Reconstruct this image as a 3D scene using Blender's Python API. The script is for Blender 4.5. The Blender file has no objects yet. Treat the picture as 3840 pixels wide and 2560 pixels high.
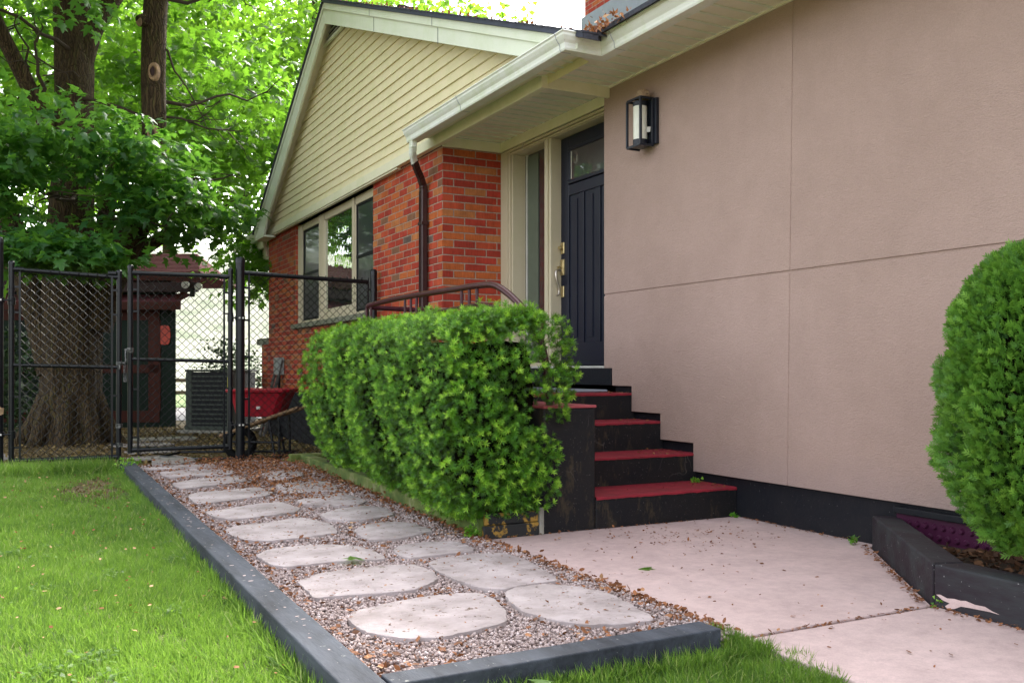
import bpy, math, random
import numpy as np
from mathutils import Vector
R = math.radians
random.seed(4); rng = np.random.default_rng(7)
sc = bpy.context.scene; col = sc.collection

# ------------------------------------------------------------------ camera, sky, sun, exposure
cd = bpy.data.cameras.new("camera"); cam = bpy.data.objects.new("camera", cd); col.objects.link(cam)
cd.sensor_width = 36; cd.lens = 33.02; cd.shift_y = 0.0273; cd.clip_end = 2000
cam.location = (0, 0, 0.92); cam.rotation_euler = (R(90), 0, R(-27.456)); sc.camera = cam
SUN_EL, SUN_AZ = 43, 42            # azimuth east of +Y
w = bpy.data.worlds.new("World"); sc.world = w; w.use_nodes = True
nt = w.node_tree; bg = nt.nodes['Background']; sky = nt.nodes.new('ShaderNodeTexSky')
sky.sky_type = 'NISHITA'; sky.sun_disc = False; sky.sun_elevation = R(SUN_EL); sky.sun_rotation = R(SUN_AZ)
sky.air_density = 1.0; sky.dust_density = 4.0; sky.ozone_density = 1.0
hs = nt.nodes.new('ShaderNodeHueSaturation'); hs.inputs['Saturation'].default_value = .28       # hazy white sky
nt.links.new(sky.outputs[0], hs.inputs['Color']); nt.links.new(hs.outputs[0], bg.inputs[0]); bg.inputs[1].default_value = 0.15
sd = bpy.data.lights.new("sun", 'SUN'); sd.energy = 1.5; sd.angle = R(12); sd.color = (1, .95, .86)
so = bpy.data.objects.new("sun", sd); col.objects.link(so)
sv = Vector((math.sin(R(SUN_AZ))*math.cos(R(SUN_EL)), math.cos(R(SUN_AZ))*math.cos(R(SUN_EL)), math.sin(R(SUN_EL))))
so.rotation_euler = sv.to_track_quat('Z', 'Y').to_euler()
sc.view_settings.view_transform = 'Standard'; sc.view_settings.look = 'None'; sc.view_settings.gamma = 1
sc.view_settings.exposure = 2.6
sc.cycles.max_bounces = 8; sc.cycles.transparent_max_bounces = 8

# ------------------------------------------------------------------ materials
def nodes(name):
    m = bpy.data.materials.new(name); m.use_nodes = True
    t = m.node_tree; return m, t, t.nodes['Principled BSDF'], t.nodes['Material Output']
def N(t, typ, **kw):
    n = t.nodes.new(typ)
    for k, v in kw.items(): setattr(n, k, v)
    return n
def noise(t, scale, detail=4, rough=.6, vec=None, stretch=None):
    n = N(t, 'ShaderNodeTexNoise'); n.inputs['Scale'].default_value = scale
    n.inputs['Detail'].default_value = detail; n.inputs['Roughness'].default_value = rough
    if vec is None:
        g = N(t, 'ShaderNodeNewGeometry'); vec = g.outputs['Position']
    if stretch:
        mp = N(t, 'ShaderNodeMapping'); mp.inputs['Scale'].default_value = stretch; t.links.new(vec, mp.inputs[0]); vec = mp.outputs[0]
    t.links.new(vec, n.inputs['Vector']); return n.outputs['Fac']
def ramp(t, fac, stops, const=False):
    r = N(t, 'ShaderNodeValToRGB')
    if const: r.color_ramp.interpolation = 'CONSTANT'
    e = r.color_ramp.elements
    while len(e) < len(stops): e.new(.5)
    for i, (p, c) in enumerate(stops):
        e[i].position = p
        e[i].color = (c[0], c[1], c[2], 1) if not isinstance(c, (int, float)) else (c, c, c, 1)
    t.links.new(fac, r.inputs[0]); return r.outputs[0]
def mix(t, fac, a, b, mode='MIX'):
    m = N(t, 'ShaderNodeMix', data_type='RGBA', blend_type=mode)
    if isinstance(fac, (int, float)): m.inputs[0].default_value = fac
    else: t.links.new(fac, m.inputs[0])
    for i, v in ((6, a), (7, b)):
        if isinstance(v, tuple): m.inputs[i].default_value = (*v[:3], 1)
        else: t.links.new(v, m.inputs[i])
    return m.outputs[2]
def M(t, op, a, b=None, c=None):
    n = N(t, 'ShaderNodeMath', operation=op)
    for i, v in enumerate((a, b, c)):
        if v is None: continue
        if isinstance(v, (int, float)): n.inputs[i].default_value = v
        else: t.links.new(v, n.inputs[i])
    return n.outputs[0]
def bump(t, p, h, strength, dist=.01):
    b = N(t, 'ShaderNodeBump'); b.inputs['Strength'].default_value = strength; b.inputs['Distance'].default_value = dist
    t.links.new(h, b.inputs['Height']); t.links.new(b.outputs[0], p.inputs['Normal'])
def mat(name, c, rough=.6, c2=None, sc1=6, lo=.35, hi=.65, metal=0, spec=.35, bs=0, bsc=60, bd=.005, det=5, stretch=None, speck=None, rvar=0):
    m, t, p, o = nodes(name)
    p.inputs['Roughness'].default_value = rough; p.inputs['Metallic'].default_value = metal
    p.inputs['Specular IOR Level'].default_value = spec
    if c2 is None: c2 = tuple(x*.86 for x in c)
    out = ramp(t, noise(t, sc1, det, .65, stretch=stretch), [(lo, c), (hi, c2)])
    if speck:                                    # (colour, scale, threshold)
        f = ramp(t, noise(t, speck[1], 3, .7), [(speck[2], 0), (speck[2]+.03, 1)])
        out = mix(t, f, out, speck[0])
    t.links.new(out, p.inputs['Base Color'])
    if rvar:
        t.links.new(M(t, 'MULTIPLY_ADD', noise(t, 9, 5, .7), rvar, rough-rvar/2), p.inputs['Roughness'])
    if bs: bump(t, p, noise(t, bsc, 4, .6, stretch=stretch), bs, bd)
    return m
def leafmat(name, c, c2, trans=(.3, .5, .05), tw=.45, rough=.5, c3=None):
    m, t, p, o = nodes(name)
    at = N(t, 'ShaderNodeAttribute', attribute_name='tint')
    st = [(0, c), (1, c2)] if c3 is None else [(0, c), (.75, c2), (1, c3)]
    cc = ramp(t, at.outputs['Fac'], st)
    t.links.new(cc, p.inputs['Base Color']); p.inputs['Roughness'].default_value = rough
    p.inputs['Specular IOR Level'].default_value = .35
    tr = N(t, 'ShaderNodeBsdfTranslucent')
    t.links.new(mix(t, at.outputs['Fac'], trans, tuple(min(1, x*1.25) for x in trans)), tr.inputs[0])
    ms = N(t, 'ShaderNodeMixShader'); ms.inputs[0].default_value = tw
    t.links.new(p.outputs[0], ms.inputs[1]); t.links.new(tr.outputs[0], ms.inputs[2]); t.links.new(ms.outputs[0], o.inputs[0])
    return m

def brickmat(name, bright=1.0, x0=3.435, y0=8.006):
    m, t, p, o = nodes(name)
    g = N(t, 'ShaderNodeNewGeometry'); s = N(t, 'ShaderNodeSeparateXYZ'); t.links.new(g.outputs['Position'], s.inputs[0])
    n = N(t, 'ShaderNodeSeparateXYZ'); t.links.new(g.outputs['True Normal'], n.inputs[0])
    isx = M(t, 'GREATER_THAN', M(t, 'ABSOLUTE', n.outputs[0]), .5)
    L, Hh, mo = .225, .0708, .0095
    ux = M(t, 'ADD', M(t, 'SUBTRACT', s.outputs[0], x0), 50*L)             # side face runs along X
    uy = M(t, 'ADD', M(t, 'SUBTRACT', y0, s.outputs[1]), 50*L)             # front face runs along Y, continuing round the corner
    u = M(t, 'ADD', M(t, 'MULTIPLY', isx, uy), M(t, 'MULTIPLY', M(t, 'SUBTRACT', 1, isx), ux))
    wob = M(t, 'MULTIPLY', M(t, 'SUBTRACT', noise(t, 14, 2), .5), .004)
    v = M(t, 'ADD', M(t, 'ADD', s.outputs[2], 10*Hh), wob)
    row = M(t, 'FLOOR', M(t, 'DIVIDE', v, Hh))
    half = M(t, 'MULTIPLY', M(t, 'MODULO', row, 2), L/2)
    uu = M(t, 'DIVIDE', M(t, 'ADD', u, half), L)
    ci = M(t, 'FLOOR', uu)
    fu = M(t, 'MULTIPLY', M(t, 'FRACT', uu), L); fv = M(t, 'MULTIPLY', M(t, 'FRACT', M(t, 'DIVIDE', v, Hh)), Hh)
    du = M(t, 'MINIMUM', fu, M(t, 'SUBTRACT', L, fu)); dv = M(t, 'MINIMUM', fv, M(t, 'SUBTRACT', Hh, fv))
    d = M(t, 'MINIMUM', du, dv)
    edge = M(t, 'ADD', d, M(t, 'MULTIPLY', M(t, 'SUBTRACT', noise(t, 90, 2), .5), .003))
    mask = ramp(t, M(t, 'DIVIDE', edge, .02), [(mo/2/.02-.06, 0), (mo/2/.02+.10, 1)])
    cv = N(t, 'ShaderNodeCombineXYZ'); t.links.new(ci, cv.inputs[0]); t.links.new(row, cv.inputs[1]); t.links.new(isx, cv.inputs[2])
    wn = N(t, 'ShaderNodeTexWhiteNoise', noise_dimensions='3D'); t.links.new(cv.outputs[0], wn.inputs[0])
    b = bright
    pal = [(0, (.36*b, .042*b, .022*b)), (.2, (.43*b, .068*b, .028*b)), (.42, (.32*b, .038*b, .022*b)), (.58, (.46*b, .11*b, .03*b)),
           (.74, (.40*b, .045*b, .026*b)), (.84, (.44*b, .15*b, .05*b)), (.93, (.22*b, .10*b, .055*b)), (.965, (.13*b, .085*b, .07*b)), (.98, (.42*b, .07*b, .03*b))]
    bc = ramp(t, wn.outputs['Value'], pal, True)
    v2 = ramp(t, noise(t, 5, 5, .7), [(.3, .72), (.7, 1.15)])
    bc = mix(t, 1.0, bc, v2, 'MULTIPLY')
    stre = ramp(t, noise(t, 40, 3, .6, stretch=(3, 3, .25)), [(.35, .8), (.65, 1.1)])
    bc = mix(t, .8, bc, stre, 'MULTIPLY')
    mc = ramp(t, noise(t, 25, 4), [(.3, (.26*b, .17*b, .13*b)), (.7, (.40*b, .30*b, .23*b))])
    t.links.new(mix(t, mask, mc, bc), p.inputs['Base Color'])
    p.inputs['Roughness'].default_value = .8; p.inputs['Specular IOR Level'].default_value = .25
    h = M(t, 'ADD', mask, M(t, 'MULTIPLY', noise(t, 60, 4, .7, stretch=(2, 2, .4)), .35))
    bump(t, p, h, .9, .006)
    return m

MT = {}
MT['brick'] = brickmat('brick')
MT['chim'] = brickmat('chimney_brick', 1.15)
def stucco():
    m, t, p, o = nodes('stucco')
    c = ramp(t, noise(t, .8, 5, .6), [(.3, (.345, .243, .203)), (.7, (.405, .288, .246))])
    c = mix(t, .55, c, ramp(t, noise(t, 5, 6, .7), [(.3, .90), (.7, 1.05)]), 'MULTIPLY')
    c = mix(t, .25, c, ramp(t, noise(t, 3, 6, .75, stretch=(1, 1.2, .12)), [(.4, 1.0), (.72, .84)]), 'MULTIPLY')
    c = mix(t, .55, c, ramp(t, noise(t, 130, 3, .6), [(.35, .86), (.65, 1.08)]), 'MULTIPLY')
    g = N(t, 'ShaderNodeNewGeometry'); s = N(t, 'ShaderNodeSeparateXYZ'); t.links.new(g.outputs['Position'], s.inputs[0])
    low = M(t, 'ADD', s.outputs[2], M(t, 'MULTIPLY', noise(t, 3, 5, .7), .35))
    c = mix(t, ramp(t, low, [(.36, .55), (.62, 0)]), c, (.27, .205, .20))       # splash dirt at the foot
    t.links.new(c, p.inputs['Base Color']); p.inputs['Roughness'].default_value = .88; p.inputs['Specular IOR Level'].default_value = .2
    h = M(t, 'ADD', noise(t, 110, 4, .6, stretch=(1, .55, 1.5)), M(t, 'MULTIPLY', noise(t, 30, 3), .7))
    bump(t, p, h, .75, .006); return m
MT['stucco'] = stucco()
def trim(name, c, dirt=.5):
    m, t, p, o = nodes(name)
    d = ramp(t, noise(t, 3.5, 6, .75), [(.45, 0), (.75, dirt)])
    cc = mix(t, d, c, (c[0]*.72, c[1]*.80, c[2]*.55))
    f = ramp(t, noise(t, 140, 2), [(.70, 0), (.74, .6)])
    cc = mix(t, f, cc, (.10, .09, .06))
    t.links.new(cc, p.inputs['Base Color']); p.inputs['Roughness'].default_value = .5
    bump(t, p, noise(t, 30, 3), .08, .004); return m
MT['trim'] = trim('cream_trim', (.72, .68, .50))
MT['gutter'] = trim('white_gutter', (.74, .75, .68), .9)
MT['rake'] = trim('rake_trim', (.70, .73, .60), .45)
MT['soffit'] = trim('soffit_vinyl', (.80, .74, .60), .3)
MT['siding'] = trim('cream_siding', (.74, .65, .42), .45)
MT['frame'] = trim('window_trim', (.50, .43, .30), .35)
MT['roof'] = mat('roof_shingle', (.030, .032, .045), .85, (.06, .06, .075), 30, bs=.6, bsc=60)
MT['roofedge'] = mat('roof_edge', (.05, .055, .085), .6)
MT['flash'] = mat('grey_flashing', (.30, .32, .37), .5)
MT['blackp'] = mat('black_paint', (.0075, .0085, .0125), .5, (.013, .013, .016), 7, speck=((.20, .19, .19), 90, .685), bs=.35, bsc=45, bd=.004, rvar=.2, spec=.22)
def stepblack():
    m, t, p, o = nodes('black_step_paint')
    c = ramp(t, noise(t, 6, 5, .7), [(.3, (.007, .0075, .010)), (.7, (.014, .012, .012))])
    st = ramp(t, noise(t, 9, 5, .75, stretch=(1, 1, .35)), [(.55, 0), (.70, .8)])
    c = mix(t, st, c, (.065, .048, .026))
    s2 = ramp(t, noise(t, 110, 3, .7), [(.675, 0), (.70, 1)]); c = mix(t, s2, c, (.19, .17, .15))
    cr = N(t, 'ShaderNodeTexVoronoi', feature='DISTANCE_TO_EDGE'); cr.inputs['Scale'].default_value = 3.0
    g = N(t, 'ShaderNodeNewGeometry'); nn = N(t, 'ShaderNodeTexNoise'); nn.inputs['Scale'].default_value = 6
    vv = N(t, 'ShaderNodeVectorMath', operation='MULTIPLY_ADD'); vv.inputs[1].default_value = (.25, .25, .25)
    t.links.new(g.outputs['Position'], nn.inputs['Vector']); t.links.new(nn.outputs['Color'], vv.inputs[0]); t.links.new(g.outputs['Position'], vv.inputs[2])
    t.links.new(vv.outputs[0], cr.inputs['Vector'])
    ck = M(t, 'MULTIPLY', ramp(t, cr.outputs['Distance'], [(.003, 1), (.007, 0)]), ramp(t, noise(t, 2.3, 2), [(.55, 0), (.62, .6)]))
    c = mix(t, ck, c, (.10, .09, .08))
    t.links.new(c, p.inputs['Base Color']); p.inputs['Roughness'].default_value = .6; p.inputs['Specular IOR Level'].default_value = .22
    bump(t, p, noise(t, 35, 5, .7), .4, .005); return m
MT['stepb'] = stepblack()
MT['redp'] = mat('red_step_paint', (.27, .016, .030), .6, (.17, .014, .022), 10, speck=((.12, .06, .04), 60, .66), bs=.35, bsc=30, bd=.004, rvar=.2)
MT['redf'] = mat('faded_red_paint', (.36, .075, .085), .6, (.28, .05, .06), 12, bs=.3, bsc=30)
def slabm():
    m, t, p, o = nodes('pink_concrete')
    c = ramp(t, noise(t, .9, 5, .6), [(.3, (.50, .365, .345)), (.7, (.58, .435, .415))])
    c = mix(t, .75, c, ramp(t, noise(t, 5, 8, .75), [(.33, .78), (.6, 1.04)]), 'MULTIPLY')
    c = mix(t, .6, c, ramp(t, noise(t, 22, 6, .7), [(.36, .84), (.6, 1.03)]), 'MULTIPLY')
    c = mix(t, .5, c, ramp(t, noise(t, 200, 2), [(.35, .85), (.6, 1.05)]), 'MULTIPLY')
    f = ramp(t, noise(t, 28, 3, .7), [(.70, 0), (.76, .55)]); c = mix(t, f, c, (.20, .13, .11))
    t.links.new(c, p.inputs['Base Color']); p.inputs['Roughness'].default_value = .75; p.inputs['Specular IOR Level'].default_value = .3
    bump(t, p, noise(t, 90, 5, .7), .3, .003); return m
MT['slab'] = slabm()
MT['stone'] = mat('flagstone', (.43, .365, .36), .85, (.22, .18, .17), 4.5, .36, .72, bs=.6, bsc=45, bd=.008, speck=((.13, .085, .06), 26, .635), det=9, spec=.25)
MT['stone2'] = mat('flagstone_dark', (.28, .25, .235), .8, (.20, .175, .15), 3.5, .3, .7, bs=.5, bsc=35, bd=.006, det=8)
MT['gravelbed'] = mat('gravel_bed', (.13, .10, .09), .95, (.22, .18, .17), 60, bs=.8, bsc=120, bd=.006)
MT['soil'] = mat('soil', (.030, .020, .012), .95, (.06, .042, .026), 25, bs=.8, bsc=50, bd=.01)
MT['lawnsoil'] = mat('lawn_thatch', (.085, .12, .03), .95, (.11, .095, .045), 8, bs=.5, bsc=40)
MT['backdirt'] = mat('leafy_dirt', (.085, .062, .028), .95, (.14, .105, .05), 18, bs=.7, bsc=50, bd=.01, det=8)
MT['timber'] = mat('painted_timber', (.060, .067, .084), .8, (.018, .020, .026), 9, .32, .66, speck=((.20, .20, .19), 45, .67), bs=.9, bsc=40, bd=.006, stretch=(1, .22, 1), spec=.25, det=9)
MT['timbers'] = mat('weathered_timber', (.07, .055, .045), .85, (.035, .03, .028), 10, bs=.6, bsc=30)
MT['timberp'] = mat('planter_timber', (.016, .009, .014), .75, (.030, .034, .036), 8, .42, .7, speck=((.28, .27, .27), 60, .68), bs=.5, bsc=50, bd=.004, stretch=(1, .3, 1))
def mossy():
    m, t, p, o = nodes('mossy_concrete')
    c = ramp(t, noise(t, 5, 6, .7), [(.36, (.040, .075, .010)), (.55, (.10, .13, .022)), (.65, (.19, .18, .09)), (.76, (.34, .31, .25))])
    t.links.new(c, p.inputs['Base Color']); p.inputs['Roughness'].default_value = .9
    bump(t, p, noise(t, 40, 5, .7), .6, .008); return m
MT['moss'] = mossy()
MT['yboard'] = mat('peeling_yellow_paint', (.016, .016, .016), .7, (.30, .17, .03), 7, .52, .56, bs=.6, bsc=25)
MT['greyc'] = mat('grey_concrete', (.28, .26, .22), .85, (.18, .17, .14), 9, bs=.3)
MT['purple'] = mat('purple_membrane', (.065, .012, .040), .4, bs=.1)
MT['navy'] = mat('navy_door_paint', (.0075, .0090, .020), .36, (.010, .012, .023), 5, bs=.05, bsc=90, spec=.25)
MT['lampb'] = mat('black_lamp_metal', (.010, .012, .020), .4, (.016, .018, .028), 30, speck=((.3, .3, .28), 200, .72))
MT['brass'] = mat('brass', (.62, .50, .26), .3, (.52, .42, .22), 30, metal=.9)
MT['nickel'] = mat('nickel', (.42, .37, .32), .28, metal=.95)
MT['vinylblack'] = mat('black_coated_steel', (.004, .0045, .006), .3, (.007, .0075, .010), 12, bs=.05, bsc=30, spec=.3)
MT['wire'] = mat('black_mesh_wire', (.003, .003, .0035), .4, spec=.25)
MT['tyre'] = mat('tyre_rubber', (.004, .004, .004), .8, spec=.15)
MT['steel'] = mat('galvanised_steel', (.16, .16, .155), .45, (.03, .03, .03), 55, .42, .55, metal=.6)
MT['maroon'] = mat('maroon_rail_paint', (.040, .006, .012), .35, (.065, .014, .02), 30, spec=.3, bs=.3, bsc=60, bd=.002)
MT['brown'] = mat('brown_downspout', (.030, .012, .012), .35, (.045, .02, .018), 10)
MT['bark'] = None
def bark():
    m, t, p, o = nodes('bark')
    n1 = noise(t, 9, 6, .7, stretch=(2.6, 2.6, .55)); n2 = noise(t, 30, 4, .7, stretch=(2, 2, .35))
    v = N(t, 'ShaderNodeTexVoronoi', feature='DISTANCE_TO_EDGE'); v.inputs['Scale'].default_value = 34
    g = N(t, 'ShaderNodeNewGeometry'); mp = N(t, 'ShaderNodeMapping'); mp.inputs['Scale'].default_value = (1, 1, .075)
    dn = N(t, 'ShaderNodeTexNoise'); dn.inputs['Scale'].default_value = 5; t.links.new(g.outputs['Position'], dn.inputs['Vector'])
    va = N(t, 'ShaderNodeVectorMath', operation='MULTIPLY_ADD'); va.inputs[1].default_value = (.12, .12, .12)
    t.links.new(dn.outputs['Color'], va.inputs[0]); t.links.new(g.outputs['Position'], va.inputs[2])
    t.links.new(va.outputs[0], mp.inputs[0]); t.links.new(mp.outputs[0], v.inputs['Vector'])
    cr = ramp(t, v.outputs['Distance'], [(0, 0), (.16, 1)])
    c = ramp(t, n1, [(.35, (.036, .023, .012)), (.52, (.064, .042, .020)), (.66, (.066, .058, .018))])
    c = mix(t, 1, c, ramp(t, cr, [(0, .5), (1, 1.1)]), 'MULTIPLY')
    t.links.new(c, p.inputs['Base Color']); p.inputs['Roughness'].default_value = .9; p.inputs['Specular IOR Level'].default_value = .2
    bump(t, p, M(t, 'ADD', cr, M(t, 'MULTIPLY', n2, .6)), 1.0, .018); return m
MT['bark'] = bark()
MT['cutwood'] = mat('cut_wood', (.30, .19, .10), .8, (.16, .10, .06), 20, bs=.4)
MT['twig'] = mat('twig_bark', (.05, .035, .022), .9)
MT['maple'] = leafmat('maple_leaf', (.020, .062, .010), (.07, .15, .016), (.20, .43, .03), .46)
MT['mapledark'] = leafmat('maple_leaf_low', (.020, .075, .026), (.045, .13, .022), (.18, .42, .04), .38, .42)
MT['farleaf'] = leafmat('far_leaf', (.025, .070, .010), (.10, .19, .02), (.24, .46, .03), .48)
MT['conifer'] = leafmat('dark_conifer', (.015, .035, .012), (.03, .06, .02), (.05, .10, .02), .15)
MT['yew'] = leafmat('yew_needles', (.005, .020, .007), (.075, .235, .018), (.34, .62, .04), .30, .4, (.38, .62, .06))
MT['yewin'] = mat('core_shade', (.0035, .007, .0025), 1, (.012, .008, .005), 30, spec=0, bs=.8, bsc=40, bd=.02)  # near-black colour stands in for shade deep inside the foliage
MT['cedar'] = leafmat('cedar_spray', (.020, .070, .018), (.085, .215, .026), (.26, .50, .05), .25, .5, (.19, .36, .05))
MT['grass'] = leafmat('grass_blade', (.024, .070, .010), (.135, .240, .034), (.25, .44, .05), .38, .6, (.36, .36, .15))
MT['gravel'] = leafmat('gravel_stone', (.20, .145, .125), (.42, .33, .315), (0, 0, 0), 0, .8, (.62, .54, .53))
MT['litter'] = leafmat('dry_litter', (.10, .038, .016), (.30, .115, .045), (.2, .08, .02), .1, .75, (.50, .30, .16))
MT['backlitter'] = leafmat('dry_leaves', (.075, .045, .018), (.17, .12, .045), (.2, .15, .04), .1, .75, (.34, .25, .09))
MT['mulch'] = leafmat('bark_mulch', (.035, .016, .008), (.11, .05, .022), (0, 0, 0), 0, .9, (.22, .12, .06))
MT['shingled'] = mat('maroon_shingle', (.20, .060, .070), .85, (.12, .04, .045), 20, bs=.4)
MT['shedg'] = mat('shed_green', (.007, .017, .010), .6, spec=.15)
MT['shedr'] = mat('shed_brown', (.065, .018, .012), .65, spec=.15, bs=.1)
MT['shedd'] = mat('shed_dark_brown', (.030, .011, .010), .7)
MT['sign'] = mat('orange_sign', (.50, .05, .02), .45)
MT['white'] = mat('white_plastic', (.55, .53, .48), .4)
MT['acg'] = mat('condenser_grey', (.055, .065, .052), .5, spec=.2)
MT['acd'] = mat('condenser_dark', (.010, .011, .012), .6, spec=.2)
MT['yellow'] = mat('yellow_label', (.55, .50, .04), .5)
MT['tub'] = mat('red_tub', (.30, .008, .018), .38, (.24, .008, .018), 6, rvar=.1)
MT['wood'] = mat('wood_handle', (.20, .12, .055), .6, (.12, .07, .035), 12, stretch=(1, 1, 1), bs=.2)
MT['board'] = mat('old_board', (.05, .045, .04), .8, (.09, .08, .07), 8)
MT['ebox'] = mat('grey_meter_box', (.26, .28, .26), .5)
MT['sill'] = mat('stone_sill', (.22, .22, .17), .85, (.13, .14, .09), 8, bs=.4)
MT['nest'] = mat('mud_nest', (.42, .30, .20), .95, (.28, .19, .12), 25, bs=1, bsc=70, bd=.008, speck=((.04, .025, .015), 60, .66))
MT['tube'] = mat('frosted_glass', (.78, .78, .70), .35, (.70, .69, .58), 6)
MT['field'] = mat('sunny_grass', (.05, .10, .015), .95, (.08, .12, .02), .8)
MT['hill'] = mat('distant_hillside', (.075, .095, .050), .95, (.20, .20, .155), .35, .35, .6, det=8)  # pale greyed tone stands in for haze over the far slope
MT['pathpale'] = mat('pale_path', (.22, .20, .21), .9)
MT['railwood'] = mat('rail_wood', (.14, .10, .07), .85)
MT['sidegr'] = mat('reflection_green', (.10, .12, .085), .5)
def glass(name, base, refl, rough=.015, wav=0.0):
    m, t, p, o = nodes(name)
    p.inputs['Base Color'].default_value = (*base, 1); p.inputs['Roughness'].default_value = .35
    gl = N(t, 'ShaderNodeBsdfGlossy'); gl.inputs['Roughness'].default_value = rough; gl.inputs['Color'].default_value = (.9, .95, .93, 1)
    if wav:
        b = N(t, 'ShaderNodeBump'); b.inputs['Strength'].default_value = wav; b.inputs['Distance'].default_value = .02
        t.links.new(noise(t, 4, 2), b.inputs['Height']); t.links.new(b.outputs[0], gl.inputs['Normal'])
    ms = N(t, 'ShaderNodeMixShader'); fr = N(t, 'ShaderNodeFresnel'); fr.inputs['IOR'].default_value = 1.5
    t.links.new(M(t, 'MULTIPLY_ADD', fr.outputs[0], refl, .02), ms.inputs[0])
    t.links.new(p.outputs[0], ms.inputs[1]); t.links.new(gl.outputs[0], ms.inputs[2]); t.links.new(ms.outputs[0], o.inputs[0]); return m
MT['glass'] = glass('window_glass', (.014, .022, .020), 3.2, .01, .12)
MT['screen'] = glass('screened_glass', (.016, .019, .026), .35, .06)
MT['dglass'] = glass('door_glass', (.012, .010, .014), 2.0)

# ------------------------------------------------------------------ mesh helpers
class MB:
    def __init__(s): s.v = []; s.f = []
    def add(s, vs, fs):
        b = len(s.v); s.v += [tuple(p) for p in vs]; s.f += [tuple(i+b for i in f) for f in fs]; return s
    def box(s, x0, x1, y0, y1, z0, z1):
        x0, x1 = sorted((x0, x1)); y0, y1 = sorted((y0, y1)); z0, z1 = sorted((z0, z1))
        v = [(x0, y0, z0), (x1, y0, z0), (x1, y1, z0), (x0, y1, z0), (x0, y0, z1), (x1, y0, z1), (x1, y1, z1), (x0, y1, z1)]
        return s.add(v, [(0, 3, 2, 1), (4, 5, 6, 7), (0, 1, 5, 4), (1, 2, 6, 5), (2, 3, 7, 6), (3, 0, 4, 7)])
    def prism(s, poly, a0, a1, ax):            # poly in the other two axes (cyclic order), extruded along ax
        def P(p, a):
            if ax == 'x': return (a, p[0], p[1])
            if ax == 'y': return (p[0], a, p[1])
            return (p[0], p[1], a)
        n = len(poly); v = [P(p, a0) for p in poly]+[P(p, a1) for p in poly]
        area = sum(poly[i][0]*poly[(i+1) % n][1]-poly[(i+1) % n][0]*poly[i][1] for i in range(n))
        flip = (area < 0) != (ax == 'y')
        f = [tuple(range(n-1, -1, -1)), tuple(range(n, 2*n))]+[(i, (i+1) % n, n+(i+1) % n, n+i) for i in range(n)]
        if (a1 < a0) != flip: f = [tuple(reversed(q)) for q in f]
        return s.add(v, f)
    def tube(s, pts, rad, n=10, cap=True, jit=0):
        pts = [Vector(p) for p in pts]
        if isinstance(rad, (int, float)): rad = [rad]*len(pts)
        vs = []; fs = []; up = None
        for i, p in enumerate(pts):
            d = (pts[min(i+1, len(pts)-1)]-pts[max(i-1, 0)]).normalized()
            if up is None:
                up = Vector((0, 0, 1)) if abs(d.z) < .9 else Vector((1, 0, 0))
            a = d.cross(up).normalized(); b = d.cross(a).normalized(); up = -(b if False else (a.cross(d)))
            up = a.cross(d)
            for k in range(n):
                an = 2*math.pi*k/n; r = rad[i]*(1+(random.uniform(-jit, jit) if jit else 0))
                vs.append(p+a*math.cos(an)*r+b*math.sin(an)*r)
        for i in range(len(pts)-1):
            for k in range(n):
                fs.append((i*n+k, i*n+(k+1) % n, (i+1)*n+(k+1) % n, (i+1)*n+k))
        if cap: fs += [tuple(range(n-1, -1, -1)), tuple(range((len(pts)-1)*n, len(pts)*n))]
        return s.add(vs, fs)
    def obox(s, o, ax, ay, az, a, b, c):        # centre, axes, half sizes
        o, ax, ay, az = map(Vector, (o, ax, ay, az))
        v = [o+ax*a*i+ay*b*j+az*c*k for k in (-1, 1) for (i, j) in ((-1, -1), (1, -1), (1, 1), (-1, 1))]
        return s.add(v, [(0, 3, 2, 1), (4, 5, 6, 7), (0, 1, 5, 4), (1, 2, 6, 5), (2, 3, 7, 6), (3, 0, 4, 7)])
    def build(s, name, m, parent=None, bevel=0, smooth=False, seg=2):
        me = bpy.data.meshes.new(name); off = Vector((0, 0, 0))
        if parent is not None: off = Vector(parent['_w'])
        me.from_pydata([tuple(Vector(p)-off) for p in s.v], [], s.f); me.update()
        return link(me, name, m, parent, bevel, smooth, seg)
def link(me, name, m, parent=None, bevel=0, smooth=False, seg=2):
    o = bpy.data.objects.new(name, me); col.objects.link(o)
    if m is not None: me.materials.append(MT[m] if isinstance(m, str) else m)
    if parent is not None:
        o.parent = parent; o['_w'] = list(parent['_w'])
    else: o['_w'] = [0, 0, 0]
    if smooth:
        me.polygons.foreach_set('use_smooth', [True]*len(me.polygons))
        me.set_sharp_from_angle(angle=R(40))
    if bevel:
        b = o.modifiers.new('bevel', 'BEVEL'); b.width = bevel; b.segments = seg; b.limit_method = 'ANGLE'; b.angle_limit = R(40)
    return o
def tag(o, label=None, cat=None, group=None, kind=None):
    if label: o['label'] = label
    if cat: o['category'] = cat
    if group: o['group'] = group
    if kind: o['kind'] = kind
    return o
def thing(name, label, cat, loc, group=None):
    o = bpy.data.objects.new(name, None); col.objects.link(o); o.location = loc; o['_w'] = list(loc)
    o.empty_display_size = .1
    return tag(o, label, cat, group)
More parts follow.
